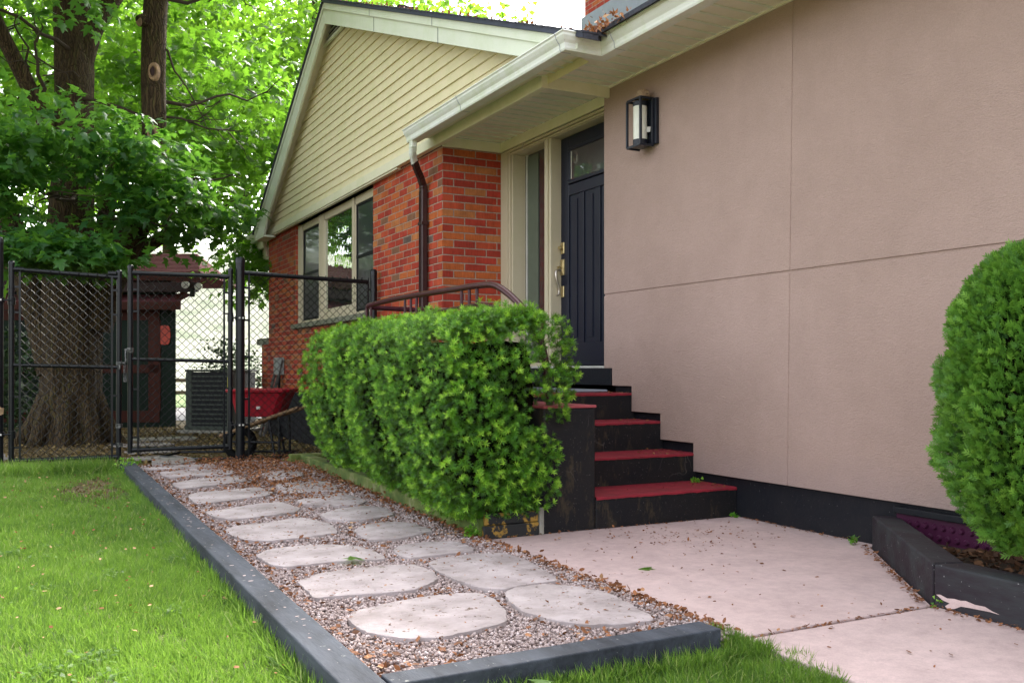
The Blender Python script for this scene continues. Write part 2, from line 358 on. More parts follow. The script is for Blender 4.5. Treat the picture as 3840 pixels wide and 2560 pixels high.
def npmesh(name, V, F, m, parent=None, tint=None, smooth=False):
    """V (n,3) array, F (k,c) array of equal-size faces."""
    if parent is not None: V = V-np.array(parent['_w'])
    me = bpy.data.meshes.new(name); n, c = F.shape
    me.vertices.add(len(V)); me.vertices.foreach_set('co', V.astype(np.float32).ravel())
    me.loops.add(n*c); me.loops.foreach_set('vertex_index', F.astype(np.int32).ravel())
    me.polygons.add(n); me.polygons.foreach_set('loop_start', np.arange(0, n*c, c, dtype=np.int32))
    me.polygons.foreach_set('loop_total', np.full(n, c, dtype=np.int32))
    me.update(calc_edges=True)
    if tint is not None:
        a = me.attributes.new('tint', 'FLOAT', 'POINT'); a.data.foreach_set('value', tint.astype(np.float32))
    o = bpy.data.objects.new(name, me); col.objects.link(o); me.materials.append(MT[m] if isinstance(m, str) else m)
    if parent is not None: o.parent = parent; o['_w'] = list(parent['_w'])
    else: o['_w'] = [0, 0, 0]
    if smooth: me.polygons.foreach_set('use_smooth', np.ones(n, dtype=bool))
    return o
def norm(a): return a/np.maximum(np.linalg.norm(a, axis=1, keepdims=True), 1e-9)
def place(T, F, C, D, Nn, S, tint):
    """copies template (verts T, faces F) with x=side, y=dir D, z=normal Nn at centres C, scale S"""
    D = norm(D); Sd = norm(np.cross(D, Nn)); Nn = np.cross(Sd, D)
    n = len(C); S = np.broadcast_to(np.asarray(S, float), (n,))[:, None, None]
    V = C[:, None, :]+S*(T[None, :, 0:1]*Sd[:, None, :]+T[None, :, 1:2]*D[:, None, :]+T[None, :, 2:3]*Nn[:, None, :])
    FF = (F[None, :, :]+(np.arange(n)*len(T))[:, None, None]).reshape(-1, F.shape[1])
    return V.reshape(-1, 3), FF, np.repeat(tint, len(T))
def rnd(n, k=3): return rng.normal(size=(n, k))

MAPLE = [(0, 0), (.20, -.07), (.46, .10), (.25, .30), (.58, .62), (.20, .58), (.16, .78), (0, 1.08), (-.16, .78), (-.20, .58), (-.58, .62), (-.25, .30), (-.46, .10), (-.20, -.07)]
MT_ = np.array([(0, .4, .04)]+[(x, y, -.10*abs(x)*1.6-.08*max(0, y-.4)) for x, y in MAPLE])
MF_ = np.array([(0, i+1, (i+1) % 14+1) for i in range(14)])
FT_ = np.array([(0, 0, 0), (.45, .3, -.06), (.25, .5, 0), (0, 1, -.08), (-.25, .5, 0), (-.45, .3, -.06)]); FF_ = np.array([(0, 1, 2), (0, 2, 3), (0, 3, 4), (0, 4, 5)])
def sprays(ells, per, size, rad=.35, flat=.18, droop=.35, up=.55):
    """ells: (cx,cy,cz,rx,ry,rz,n) -> leaf centres, directions, normals, sizes"""
    Cs = []
    for (cx, cy, cz, rx, ry, rz, n) in ells:
        p = norm(rnd(n))*(rng.uniform(.15, 1, (n, 1))**.45)
        Cs.append(p*np.array([rx, ry, rz])+np.array([cx, cy, cz]))
    Cs = np.concatenate(Cs); n = len(Cs)
    tilt = norm(np.array([0, 0, 1.])+rnd(n)*.22)
    a = rng.uniform(0, 2*np.pi, (n, per)); r = rad*np.sqrt(rng.uniform(0, 1, (n, per)))
    ex = norm(np.cross(tilt, rnd(n))); ey = np.cross(tilt, ex)
    off = ex[:, None, :]*(r*np.cos(a))[..., None]+ey[:, None, :]*(r*np.sin(a))[..., None]
    C = (Cs[:, None, :]+off+rnd(n*per).reshape(n, per, 3)*flat*.35).reshape(-1, 3)
    D = (off/rad+rnd(n*per).reshape(n, per, 3)*.5).reshape(-1, 3); D[:, 2] -= droop
    Nn = norm(np.repeat(tilt, per, 0)+rnd(n*per)*up)
    S = size*rng.uniform(.7, 1.25, n*per)
    ct = np.repeat(rng.beta(.8, .8, n)*.75, per)+rng.uniform(0, .25, n*per)
    return C, D, Nn, S, ct

# ------------------------------------------------------------------ THE SETTING
g = MB(); g.add([(-300, -60, -.09), (300, -60, -.09), (300, 500, -.09), (-300, 500, -.09)], [(0, 1, 2, 3)])
tag(g.build('ground', 'backdirt'), kind='structure')
b = MB().add([(-8, -4, -.03), (.78, -4, -.03), (.78, 9.55, -.03), (-8, 9.55, -.03)], [(0, 1, 2, 3)]).add([(.78, -4, -.03), (2.17, -4, -.03), (2.17, 2.44, -.03), (.78, 2.44, -.03)], [(0, 1, 2, 3)])
tag(b.build('lawn', 'lawnsoil'), kind='structure')
b = MB().add([(.85, 2.5, -.012), (2.2, 2.5, -.012), (2.2, 4.6, -.012), (2.42, 9.4, -.012), (2.42, 9.6, -.012), (.85, 9.6, -.012)], [(0, 1, 2, 3, 4, 5)])
tag(b.build('gravel_bed', 'gravelbed'), kind='structure')
# concrete paving: two slabs with an open joint
b = MB(); b.prism([(2.185, 2.508), (3.15, 2.508), (3.9, 3.47), (3.99, 3.5), (3.99, 4.62), (2.185, 4.62)], -.09, 0, 'z')
tag(b.build('pavement', 'slab', bevel=.006), kind='structure')
b = MB(); b.prism([(2.185, -3.0), (3.16, -3.0), (3.155, 2.49), (2.185, 2.49)], -.09, -.003, 'z')
tag(b.build('front_pavement', 'slab', bevel=.006), kind='structure')
tag(MB().add([(3.2, -3, .07), (3.99, -3, .07), (3.99, 3.42, .07), (3.90, 3.40, .07), (3.2, 2.48, .07)], [(0, 1, 2, 3, 4)]).build('planting_bed', 'soil'), kind='structure')
tag(MB().add([(2.22, 4.6, .045), (3.0, 4.6, .045), (3.44, 9.15, .045), (2.42, 9.1, .045)], [(0, 1, 2, 3)]).build('hedge_bed', 'soil'), kind='structure')
# beyond the shed: sunny field, pale path and a far bright hillside
b = MB(); b.add([(-60, 26, -.07), (60, 26, -.07), (60, 45, -.05), (-60, 45, -.05)], [(0, 1, 2, 3)])
tag(b.build('field', 'field'), kind='structure')
tag(MB().add([(-6, 19.3, -.075), (14, 19.3, -.075), (14, 25.5, -.075), (-6, 25.5, -.075)], [(0, 1, 2, 3)]).build('path', 'pathpale'), kind='structure')
vs = []; fs = []; nx, ny = 60, 12
for j in range(ny+1):
    for i in range(nx+1):
        x = -120+i*4; y = 45+j*6
        z = -.05+15*(1-math.cos(min(1, j/ny)*math.pi))/2+random.uniform(-.5, .5)*(j > 0)
        vs.append((x, y, z))
for j in range(ny):
    for i in range(nx): fs.append((j*(nx+1)+i, j*(nx+1)+i+1, (j+1)*(nx+1)+i+1, (j+1)*(nx+1)+i))
tag(MB().add(vs, fs).build('hillside', 'hill', smooth=True), kind='structure')

# ------------------------------------------------------------------ HOUSE
house = thing('brick_house', 'red brick bungalow with cream gable siding, navy front door and a taupe stucco wall', 'house', (3.5, 6, 0))
b = MB(); b.box(3.435, 4.05, 8.006, 9.95, .6, 2.985); b.box(3.435, 3.72, 9.95, 13.3, .6, 1.49); b.box(3.435, 3.72, 13.3, 14.95, .6, 2.985)
brickwall = b.build('brick_wall', 'brick', house)
b = MB(); b.box(3.40, 4.0, 8.0, 15.1, -.1, .6); b.box(3.968, 4.3, -3, 5.94, -.1, 1.0)
b.build('foundation', 'blackp', house)
MB().box(3.72, 3.9, 9.9, 14.9, .7, 5.0).box(4.32, 4.6, -3, 10, 0, 3.0).build('inner_wall', 'shedd', house)
# stucco: four panels with grooves between
Zt = 3.058; Zg = 1.487; gw = .008; X0, X1 = 3.94, 3.99
def vj(z): return 4.061+(3.052-z)/(3.052-.242)*.049
low = [(6.055, .93), (5.945, .93), (5.945, .798), (5.689, .798), (5.689, .613), (5.339, .613), (5.339, .432), (4.975, .432), (4.975, .245)]
b = MB()
v = .004
b.prism([(6.055, Zt), (6.055, Zg+gw), (vj(Zg)+v, Zg+gw), (vj(Zt)+v, Zt)], X0, X1, 'x')
b.prism([(6.055, Zg-gw)]+low+[(vj(.245)+v, .245), (vj(Zg)+v, Zg-gw)], X0, X1, 'x')
b.prism([(vj(Zt)-v, Zt), (vj(Zg)-v, Zg+gw), (-3, Zg+gw), (-3, Zt)], X0, X1, 'x')
b.prism([(vj(Zg)-v, Zg-gw), (vj(.245)-v, .245), (-3, .245), (-3, Zg-gw)], X0, X1, 'x')
st = b.build('stucco_wall', 'stucco', house, bevel=.0025)
b = MB(); b.prism([(6.05, Zt)]+[(y-.004, z+.004) for y, z in low]+[(-3, .25), (-3, Zt)], 3.9475, 3.9865, 'x'); b.box(3.9440, 3.9474, 4.04, 4.13, .25, 1.478); b.box(3.9440, 3.9474, 4.04, 4.13, 1.496, 3.055); b.build('groove_backing', 'stucco', house)
b = MB().box(3.992, 4.3, 6.0, 6.05, .93, 3.058); b.build('stucco_return', 'stucco', house)

# gable siding: lapped boards X 3.38
AY, AZ = 11.1, 5.38; SR, SL = .385, .592
def roofz(y): return AZ-SR*(AY-y) if y < AY else AZ-SL*(y-AY)
b = MB(); z = 3.06; k = 0
while z < 5.0:
    z1 = min(z+.1016, 5.0)
    def yr(zz): return AY-(AZ-.12-zz)/SR
    def yl(zz): return AY+(AZ-.12-zz)/SL
    ys0, ye0, ys1, ye1 = max(5.4, yr(z)), min(14.9, yl(z)), max(5.4, yr(z1)), min(14.9, yl(z1))
    xo = 3.372 if k % 2 == 0 else 3.376
    b.add([(xo, ys0, z), (xo, ye0, z), (3.390, ye1, z1), (3.390, ys1, z1), (3.40, ys0, z), (3.40, ye0, z)], [(0, 3, 2, 1), (0, 1, 5, 4)])
    z = z1; k += 1
b.add([(3.395, 5.4, 3.0), (3.395, 14.9, 3.0), (3.395, 11.1, 5.35), (3.395, 6.5, 3.6)], [(0, 3, 2, 1)])
b.build('gable_siding', 'siding', house)
# gable vent
b = MB()
vp = [(10.82, 4.995), (12.02, 4.995), (11.42, 5.27)]
b.prism([(10.9, 5.0), (11.9, 5.0), (11.3, 5.26)], 3.362, 3.37, 'x')
ven = b.build('gable_vent', 'blackp', house)
b = MB()
for i in range(4):
    zz = 5.03+i*.055; hw = (5.26-zz)/.26
    b.box(3.345, 3.358, 11.3-hw*.40+.02, 11.3+hw*.60-.02, zz, zz+.012)
b.build('louvre', 'white', ven)
MB().box(3.34, 3.372, 10.8, 12.05, 4.965, 5.0).build('vent_sill', 'rake', ven)
# rake boards
XR = 3.22
b = MB(); b.prism([(5.25, roofz(5.25)-.03), (5.25, 3.075), (5.72, 3.075), (11.13, 5.10), (AY, AZ-.02)], XR, XR+.03, 'x')
b.build('rake_board', 'rake', house, bevel=.003)
b = MB(); b.prism([(5.25, roofz(5.25)-.03), (5.25, roofz(5.25)-.115), (AY, AZ-.115), (AY, AZ-.02)], XR-.016, XR-.002, 'x'); b.build('rake_trim', 'rake', house, bevel=.003)
b = MB(); b.prism([(AY+.03, AZ-.035), (AY+.03, AZ-.30), (11.5, 4.85), (14.2, 3.14), (14.35, 2.96), (14.9, 2.96), (14.95, roofz(14.95)-.03)], XR, XR+.03, 'x')
b.build('rake_board', 'rake', house, bevel=.003)
b = MB(); b.prism([(AY+.02, AZ-.03), (AY+.02, AZ-.10), (14.93, roofz(14.93)-.10), (14.95, roofz(14.95)-.03)], XR-.016, XR-.002, 'x'); b.build('rake_trim', 'rake', house, bevel=.003)
MB().box(XR, 3.40, 14.35, 14.93, 2.93, 2.958).build('cornice_return', 'rake', house)
for y0 in (7.6, 9.3):
    b = MB(); b.prism([(y0, roofz(y0)-.12), (y0+.006, roofz(y0)-.12), (y0+.006, roofz(y0)-.262), (y0, roofz(y0)-.265)], XR-.0035, XR-.001, 'x')
    b.build('rake_joint', 'roofedge', house); b = MB(); b.prism([(y0+.1, roofz(y0+.1)-.035), (y0+.106, roofz(y0+.1)-.035), (y0+.106, roofz(y0+.1)-.112), (y0+.1, roofz(y0+.1)-.112)], XR-.0185, XR-.0165, 'x')
    b.build('rake_joint', 'roofedge', house)
# rake soffit under the overhang
b = MB()
b.add([(XR+.03, 5.6, roofz(5.6)-.12), (3.40, 5.6, roofz(5.6)-.12), (3.40, AY, AZ-.12), (XR+.03, AY, AZ-.12), (3.40, 14.95, roofz(14.95)-.12), (XR+.03, 14.95, roofz(14.95)-.12)], [(0, 3, 2, 1), (3, 5, 4, 2)])
b.build('rake_soffit', 'soffit', house)
# frieze / porch beam boards (bottom of the siding)
b = MB(); b.box(3.345, 3.40, 5.97, 14.72, 2.972, 3.066)
b.box(3.402, 3.938, 5.972, 5.998, 2.975, 3.062)
b.box(3.43, 4.02, 7.975, 8.004, 2.98, 3.07); b.box(4.02, 4.048, 6.06, 8.002, 2.98, 3.07)
b.build('frieze_board', 'trim', house, bevel=.003)
MB().box(3.36, 3.40, 9.0, 14.7, 2.955, 2.970).build('frieze_lip', 'trim', house)
# porch ceiling and eave soffit as strips with shadow gaps and ribs
b = MB(); y = 6.01
while y < 7.97:
    b.box(3.40, 4.02, y+.004, min(y+.123, 7.97), 3.070, 3.080); y += .127
b.build('porch_ceiling', 'soffit', house, bevel=.0015)
rb = MB(); y = 6.01
while y < 7.97: rb.box(3.40, 4.02, y+.100, min(y+.118, 7.972), 3.062, 3.0695); y += .127
rb.build('ceiling_rib', 'rake', house, bevel=.002)
b = MB(); y = -3
while y < 5.965:
    xa = 3.40 if y > 5.38 else 3.52
    xa = 3.235 if y > 5.38 else 3.50
    b.box(xa, 3.938, y+.004, min(y+.123, 5.968), 3.063, 3.073); y += .127
b.build('eave_soffit', 'soffit', house, bevel=.0015)
rb = MB(); y = -3
while y < 5.965: rb.box(3.235 if y > 5.38 else 3.50, 3.938, y+.098, min(y+.118, 5.966), 3.055, 3.0625); y += .127
rb.build('soffit_rib', 'rake', house, bevel=.002)
MB().box(3.235, 3.344, 5.97, 8.1, 3.063, 3.073).build('eave_soffit', 'soffit', house)
MB().box(3.925, 3.939, -3, 5.967, 3.045, 3.0585).build('wall_channel', 'soffit', house)
# fascia
b = MB(); b.box(3.205, 3.232, 5.36, 8.1, 3.012, 3.11); b.box(3.205, 3.50, 5.335, 5.358, 3.012, 3.11); b.box(3.473, 3.50, -3, 5.333, 3.012, 3.11)
b.build('fascia', 'trim', house, bevel=.002)
# gutters (K profile): A in front of the porch, short return, B along the stucco eave
prof = [(.125, .105), (0, .115), (-.004, .108), (.006, .098), (.008, .085), (.022, .062), (.036, .045), (.040, .026), (.040, .012), (.046, 0), (.125, 0)]
def gutter(path, name, parent, m='gutter'):     # path: list of (x,y,dx) outer-lip positions with mitre offsets
    vs = []; fs = []; n = len(prof)
    for (x, y, ox, oy) in path:
        for (d, h) in prof: vs.append((x+ox*d, y+oy*d, 3.0+h))
    for i in range(len(path)-1):
        for k in range(n):
            q = (i*n+k, i*n+(k+1) % n, (i+1)*n+(k+1) % n, (i+1)*n+k); fs.append(q)
    fs += [tuple(range(n)), tuple(range((len(path)-1)*n, len(path)*n))]
    o = MB().add(vs, fs).build(name, m, parent); return o
gutter([(3.08, 8.11, 1, 0), (3.08, 5.22, 1, 1), (3.36, 5.22, 1, 1), (3.36, -3, 1, 0)], 'gutter', house)
for (x, y, ax) in ((3.08, 5.32, 0), (3.36, 5.10, 0), (3.36, 3.2, 0), (3.08, 6.9, 0)):
    b = MB(); b.tube([(x+.125-.0, y, 3.112)]+[(x+d-.0025, y, 3.0+h) for d, h in prof[1:]], .0022, 5)
    b.build('gutter_seam', 'flash', house)
# debris in the valley corner
n = 420; C = np.stack([rng.normal(3.36, .06, n), rng.normal(5.15, .16, n), 3.118+np.abs(rng.normal(0, .018, n))], 1)
V, F, T = place(FT_*np.array([.6, 1, 1]), FF_, C, rnd(n), rnd(n), rng.uniform(.02, .05, n), rng.uniform(0, 1, n))
tag(npmesh('gutter_debris', V, F, 'litter', house, T), kind='stuff')
# roof: main slope and two gable slopes, shingles with thickness
def sl(poly, th, name, m):
    bb = MB(); n = len(poly); bb.add([p for p in poly]+[(p[0], p[1], p[2]-th) for p in poly], [tuple(range(n)), tuple(range(2*n-1, n-1, -1))]+[(i, n+i, n+(i+1) % n, (i+1) % n) for i in range(n)])
    return bb.build(name, m, house)
roof = sl([(3.32, -3.3, 3.13), (8.2, -3.3, 5.0), (8.2, 11, 5.0), (3.32, 5.5, 3.13)], .03, 'roof', 'roof')
XO = 3.185
sl([(XO, 5.14, roofz(5.14)), (3.30, 5.14, roofz(5.14)), (9, AY-.1, roofz(AY-.1)), (9, AY, AZ), (XO, AY, AZ)], .038, 'roof', 'roof')
sl([(XO, AY, AZ), (9, AY, AZ), (9, 15.0, roofz(15.0)), (XO, 15.0, roofz(15.0))], .038, 'roof', 'roof')
sl([(3.19, 5.3, 3.135), (3.42, 5.3, 3.2), (3.42, 8.1, 3.2), (3.19, 8.1, 3.135)], .02, 'roof', 'roof')
b = MB(); y = 5.14
while y < AY:                                     # ragged shingle ends along the rake
    b.add([(XO-.012, y, roofz(y)+.012), (XO+.2, y, roofz(y)+.012), (XO+.2, y+.14, roofz(y+.14)+.001), (XO-.012, y+.14, roofz(y+.14)+.001), (XO-.012, y, roofz(y)-.004), (XO+.2, y, roofz(y)-.004)], [(0, 1, 2, 3), (0, 4, 5, 1), (0, 3, 4)]); y += .13
b.build('shingle_edge', 'roof', house)
MB().add([(XO-.004, 5.14, roofz(5.14)+.002), (XO-.004, AY, AZ+.002), (XO-.004, AY, AZ-.036), (XO-.004, 5.14, roofz(5.14)-.036), (XO+.02, 5.14, roofz(5.14)-.040), (XO+.02, AY, AZ-.040)], [(0, 1, 2, 3), (3, 2, 5, 4)]).build('drip_edge', 'roofedge', house)
n = 260; yy = rng.uniform(5.1, 11, n); C = np.stack([rng.uniform(3.18, 3.35, n), yy, AZ-SR*(AY-yy)+.014], 1)
V, F, T = place(FT_*np.array([.7, 1, 1]), FF_, C, rnd(n), rnd(n)*.4+np.array([0, 0, 1.]), rng.uniform(.02, .05, n), rng.uniform(.2, .7, n)); tag(npmesh('roof_litter', V, F, 'litter', house, T), kind='stuff')
# chimney
ch = MB().box(7.7, 8.4, 9.6, 12.38, 6.35, 8.0).build('chimney', 'chim', roof)
MB().box(7.66, 8.4, 9.4, 12.42, 4.4, 6.35).build('chimney_flashing', 'flash', ch)
MB().tube([(7.62, 9.95, 5.0), (7.62, 9.95, 6.5)], .03, 8).build('chimney_pipe', 'roofedge', ch)
# windows
win = MB().box(3.50, 3.54, 9.95, 13.3, 1.56, 2.96)
win = win.build('window', 'acd', house)
b = MB()
fx0 = 3.47
b.box(fx0, 3.54, 13.05, 13.3, 1.56, 2.955); b.box(fx0, 3.54, 11.97, 12.24, 1.56, 2.955); b.box(fx0, 3.54, 10.68, 10.80, 1.56, 2.955); b.box(fx0, 3.54, 9.955, 10.0, 1.56, 2.955)
b.box(fx0, 3.54, 10.0, 13.05, 2.86, 2.955); b.box(fx0+.004, 3.54, 10.0, 13.05, 1.56, 1.60); b.box(fx0+.002, 3.54, 10.80, 11.97, 1.60, 1.70)
b.build('window_frame', 'frame', win, bevel=.004)
b = MB()
for a in (13.06, 13.12, 13.18, 13.24, 12.0, 12.06, 12.12, 12.18): MB().box(fx0-.012, fx0-.001, a-.018, a+.018, 1.57, 2.95).build('moulding', 'frame', win, bevel=.004)
MB().box(fx0-.014, fx0-.001, 10.7, 10.78, 1.57, 2.95).build('moulding', 'frame', win, bevel=.004)
MB().box(3.488, 3.498, 10.80, 11.97, 1.70, 2.86).build('pane', 'glass', win)
for (a, c) in ((12.24, 13.05), (10.0, 10.68)):
    MB().box(3.488, 3.498, a, c, 1.60, 2.86).build('pane', 'screen', win)
for (a, c) in ((12.24, 13.05), (10.0, 10.68)):
    b = MB(); b.box(3.478, 3.487, a, c, 2.22, 2.26); b.box(3.480, 3.487, a, a+.03, 1.6, 2.86); b.box(3.480, 3.487, c-.03, c, 1.6, 2.86); b.box(3.479, 3.487, a, c, 2.83, 2.86); b.box(3.479, 3.487, a, c, 1.6, 1.63)
    b.build('sash', 'acd', win, bevel=.003)
MB().box(3.38, 3.56, 9.88, 13.38, 1.492, 1.558).build('window_sill', 'sill', win, bevel=.008)
# front door and surround
b = MB()
b.box(4.05, 4.30, 7.78, 8.004, .93, 2.97); b.box(4.05, 4.30, 7.065, 7.18, .93, 2.92); b.box(4.051, 4.30, 6.03, 7.78, 2.92, 2.972); b.box(4.05, 4.3, 6.04, 6.10, .93, 2.92)
dframe = b.build('door_frame', 'frame', house, bevel=.003)
b = MB(); b.box(4.034, 4.049, 7.86, 7.998, .93, 2.972); b.box(4.03, 4.049, 7.80, 7.83, .93, 2.95); b.box(4.036, 4.049, 7.10, 7.125, .93, 2.93); b.box(4.034, 4.05, 6.06, 7.80, 2.925, 2.94); b.box(4.03, 4.05, 6.06, 7.86, 2.95, 2.972)
b.build('casing', 'frame', dframe, bevel=.003)
MB().box(4.06, 4.2, 6.05, 8.0, 2.975, 3.06).build('head_gap', 'navy', dframe)
MB().tube([(4.02, 7.52, 2.98), (4.018, 7.52, 2.95), (4.01, 7.515, 2.935), (4.0, 7.51, 2.925), (4.0, 7.5, 2.908), (4.012, 7.49, 2.90), (4.024, 7.487, 2.912)], .0035, 6).build('hook', 'white', dframe, smooth=True)
side = MB().box(4.185, 4.20, 7.18, 7.78, .98, 2.92).build('sidelight', 'dglass', house)
b = MB(); b.box(4.168, 4.184, 7.72, 7.735, .98, 2.92); b.box(4.172, 4.184, 7.19, 7.2, .98, 2.92); b.build('sidelight_bead', 'white', side)
MB().box(4.176, 4.184, 7.52, 7.715, 1.0, 2.9).build('sidelight_reflection', 'sidegr', side)  # flat green panel stands in for the reflection in the glass
MB().box(4.10, 4.30, 7.18, 7.78, .93, .98).build('sidelight_sill', 'frame', side)
DX = 4.15
door = MB().box(DX+.012, 4.20, 6.10, 7.064, .955, 2.92).build('door', 'navy', house)
b = MB()
b.box(DX, DX+.0118, 6.93, 7.062, .957, 2.918); b.box(DX, DX+.0118, 6.102, 6.23, .957, 2.918)
b.box(DX, DX+.0118, 6.23, 6.93, .957, 1.147); b.box(DX, DX+.0118, 6.23, 6.93, 2.408, 2.50); b.box(DX, DX+.0118, 6.23, 6.93, 2.82, 2.918)
for c0, c1 in ((6.687, 6.759), (6.437, 6.514)): b.box(DX, DX+.0118, c0, c1, 1.147, 2.408)
b.build('door_panel_frame', 'navy', door, bevel=.004, seg=3)
b = MB()
for c0, c1 in ((6.79, 6.90), (6.545, 6.656), (6.26, 6.40)):
    b.box(DX+.003, DX+.0118, c0+.012, c1-.012, 1.19, 2.37)
b.box(DX+.0, DX+.0115, 6.265, 6.9, 1.0, 1.004)
b.build('raised_panel', 'navy', door, bevel=.004, seg=3)
dg = MB().box(DX-.004, DX+.0116, 6.27, 6.895, 2.535, 2.785).build('door_glass', 'dglass', door)
b = MB()
for (y0, y1, z0, z1) in ((6.23, 6.93, 2.505, 2.535), (6.23, 6.93, 2.785, 2.815), (6.895, 6.93, 2.535, 2.785), (6.23, 6.27, 2.535, 2.785)): b.box(DX-.014, DX+.01, y0, y1, z0, z1)
b.build('glass_frame', 'navy', dg, bevel=.005, seg=3)
MB().box(DX-.0065, DX-.0045, 6.875, 6.885, 2.545, 2.78).build('glass_edge', 'white', dg)
MB().box(DX-.02, DX+.0, 6.11, 7.06, .955, .985).build('door_sweep', 'navy', door, bevel=.003)
b = MB(); b.box(DX-.010, DX-.0005, 6.998, 7.055, 1.62+.30, 2.02); 
lock = b.build('deadbolt', 'brass', door, bevel=.004)
MB().tube([(DX-.010, 7.03, 1.972), (DX-.026, 7.03, 1.972)], .020, 20).tube([(DX-.026, 7.03, 1.972), (DX-.040, 7.03, 1.972)], [.020, .015], 20).build('deadbolt_knob', 'brass', lock, smooth=True)
h = MB().box(DX-.012, DX-.0005, 6.995, 7.055, 1.735, 1.872).box(DX-.017, DX-.0125, 7.005, 7.045, 1.75, 1.857).build('handle_plate', 'brass', door, bevel=.004)
MB().box(DX-.011, DX-.0005, 7.0, 7.052, 1.545, 1.642).build('handle_base_plate', 'brass', door, bevel=.004)
MB().tube([(DX-.015, 7.03, 1.775), (DX-.050, 7.032, 1.782), (DX-.066, 7.035, 1.765), (DX-.066, 7.033, 1.72), (DX-.052, 7.03, 1.66), (DX-.038, 7.028, 1.61), (DX-.040, 7.028, 1.575), (DX-.058, 7.03, 1.556)], [.009, .009, .010, .011, .010, .008, .007, .008], 10).build('door_handle', 'nickel', h, smooth=True)
MB().tube([(DX-.012, 7.025, 1.80), (DX-.04, 7.025, 1.808), (DX-.055, 7.025, 1.80)], [.008, .006, .01], 8).build('thumb_latch', 'brass', h, smooth=True)
b = MB().box(3.935, 4.14, 6.06, 7.99, .93, .948); b.build('door_sill', 'white', house, bevel=.004)
b = MB().box(3.928, 4.3, 5.95, 8.0, .80, .929); b.build('threshold_block', 'blackp', house, bevel=.004)
# downspout: cream elbow then brown pipe on the front of the corner
dsp = MB()
def rtube(pts, w, d, name, m, par, ribs=False):
    bb = MB(); pts = [Vector(p) for p in pts]; vs = []; fs = []
    fine = []
    for i in range(len(pts)-1):
        st_ = 5 if ribs else 1
        for q in range(st_): fine.append(pts[i].lerp(pts[i+1], q/st_))
    fine.append(pts[-1])
    for i, p in enumerate(fine):
        dd = (fine[min(i+1, len(fine)-1)]-fine[max(i-1, 0)]).normalized(); a = Vector((0, 1, 0)); bb_ = dd.cross(a).normalized()
        s_ = (1.07 if i % 2 else 1.0) if ribs else 1
        cs = .30
        for (u, v_) in ((-1, -1+cs), (-1+cs, -1), (1-cs, -1), (1, -1+cs), (1, 1-cs), (1-cs, 1), (-1+cs, 1), (-1, 1-cs)):
            vs.append(p+a*u*w/2*s_+bb_*v_*d/2*s_)
    for i in range(len(fine)-1):
        for k in range(8): fs.append((i*8+k, i*8+(k+1) % 8, (i+1)*8+(k+1) % 8, (i+1)*8+k))
    fs += [tuple(range(8)), tuple(range((len(fine)-1)*8, len(fine)*8))]
    return bb.add(vs, fs).build(name, m, par)
ds = rtube([(3.155, 8.03, 3.0), (3.155, 8.04, 2.95), (3.17, 8.08, 2.90), (3.22, 8.16, 2.84)], .072, .055, 'downspout', 'gutter', house, True)
rtube([(3.215, 8.155, 2.85), (3.28, 8.24, 2.79), (3.34, 8.31, 2.74), (3.385, 8.36, 2.68), (3.392, 8.37, 2.62)], .074, .058, 'downspout_elbow', 'brown', ds, True)
rtube([(3.392, 8.37, 2.64), (3.392, 8.37, 1.6), (3.392, 8.37, .4)], .085, .062, 'downspout_pipe', 'brown', ds)
b = MB()
for o_ in (-.02, 0, .02): b.box(3.355, 3.362, 8.37+o_-.004, 8.37+o_+.004, .4, 2.62)
b.build('pipe_rib', 'brown', ds)
MB().box(3.353, 3.43, 8.320, 8.420, 2.30, 2.33).build('pipe_strap', 'brown', ds, bevel=.003)
# left wing: eave, gutter, soffit, corner post and brick base
b = MB(); b.prism([(3.28, 3.12), (3.26, 3.10), (3.30, 3.02), (3.32, 2.98), (3.42, 2.98), (3.42, 3.12)], 15.0, 17.0, 'y'); b.build('gutter', 'gutter', house)
MB().box(3.38, 3.42, 15.0, 16.9, 2.86, 3.0).box(3.42, 3.9, 16.86, 16.9, 2.86, 2.98).build('fascia', 'trim', house)
b = MB(); y = 15.0
while y < 16.8: b.box(3.42, 4.0, y+.003, y+.095, 2.872, 2.88); y += .1
b.build('eave_soffit', 'soffit', house)
MB().box(3.46, 3.62, 15.0, 15.55, 2.68, 2.87).box(3.50, 3.62, 14.96, 15.2, 1.42, 2.68).build('corner_post', 'trim', house)
MB().box(3.42, 3.65, 14.955, 15.75, 1.32, 1.42).build('ledge', 'sill', house)
MB().box(3.46, 3.65, 14.955, 15.55, -.1, 1.318).build('low_brick_wall', 'brick', house)
MB().prism([(15.0, 3.1), (17.05, 3.1), (17.05, 3.14), (15.0, 3.14)], 3.28, 5.0, 'x').build('roof', 'roof', house)
rtube([(3.36, 15.0, 2.98), (3.37, 14.98, 2.90), (3.41, 14.97, 2.78), (3.42, 14.96, 2.70)], .07, .05, 'downspout', 'frame', house)
eb = MB().box(3.33, 3.43, 13.93, 14.2, .84, 1.10).build('meter_box', 'ebox', house, bevel=.01)
MB().tube([(3.38, 14.05, .84), (3.38, 14.05, .62), (3.40, 14.05, .45)], .02, 8).build('conduit', 'acd', eb)

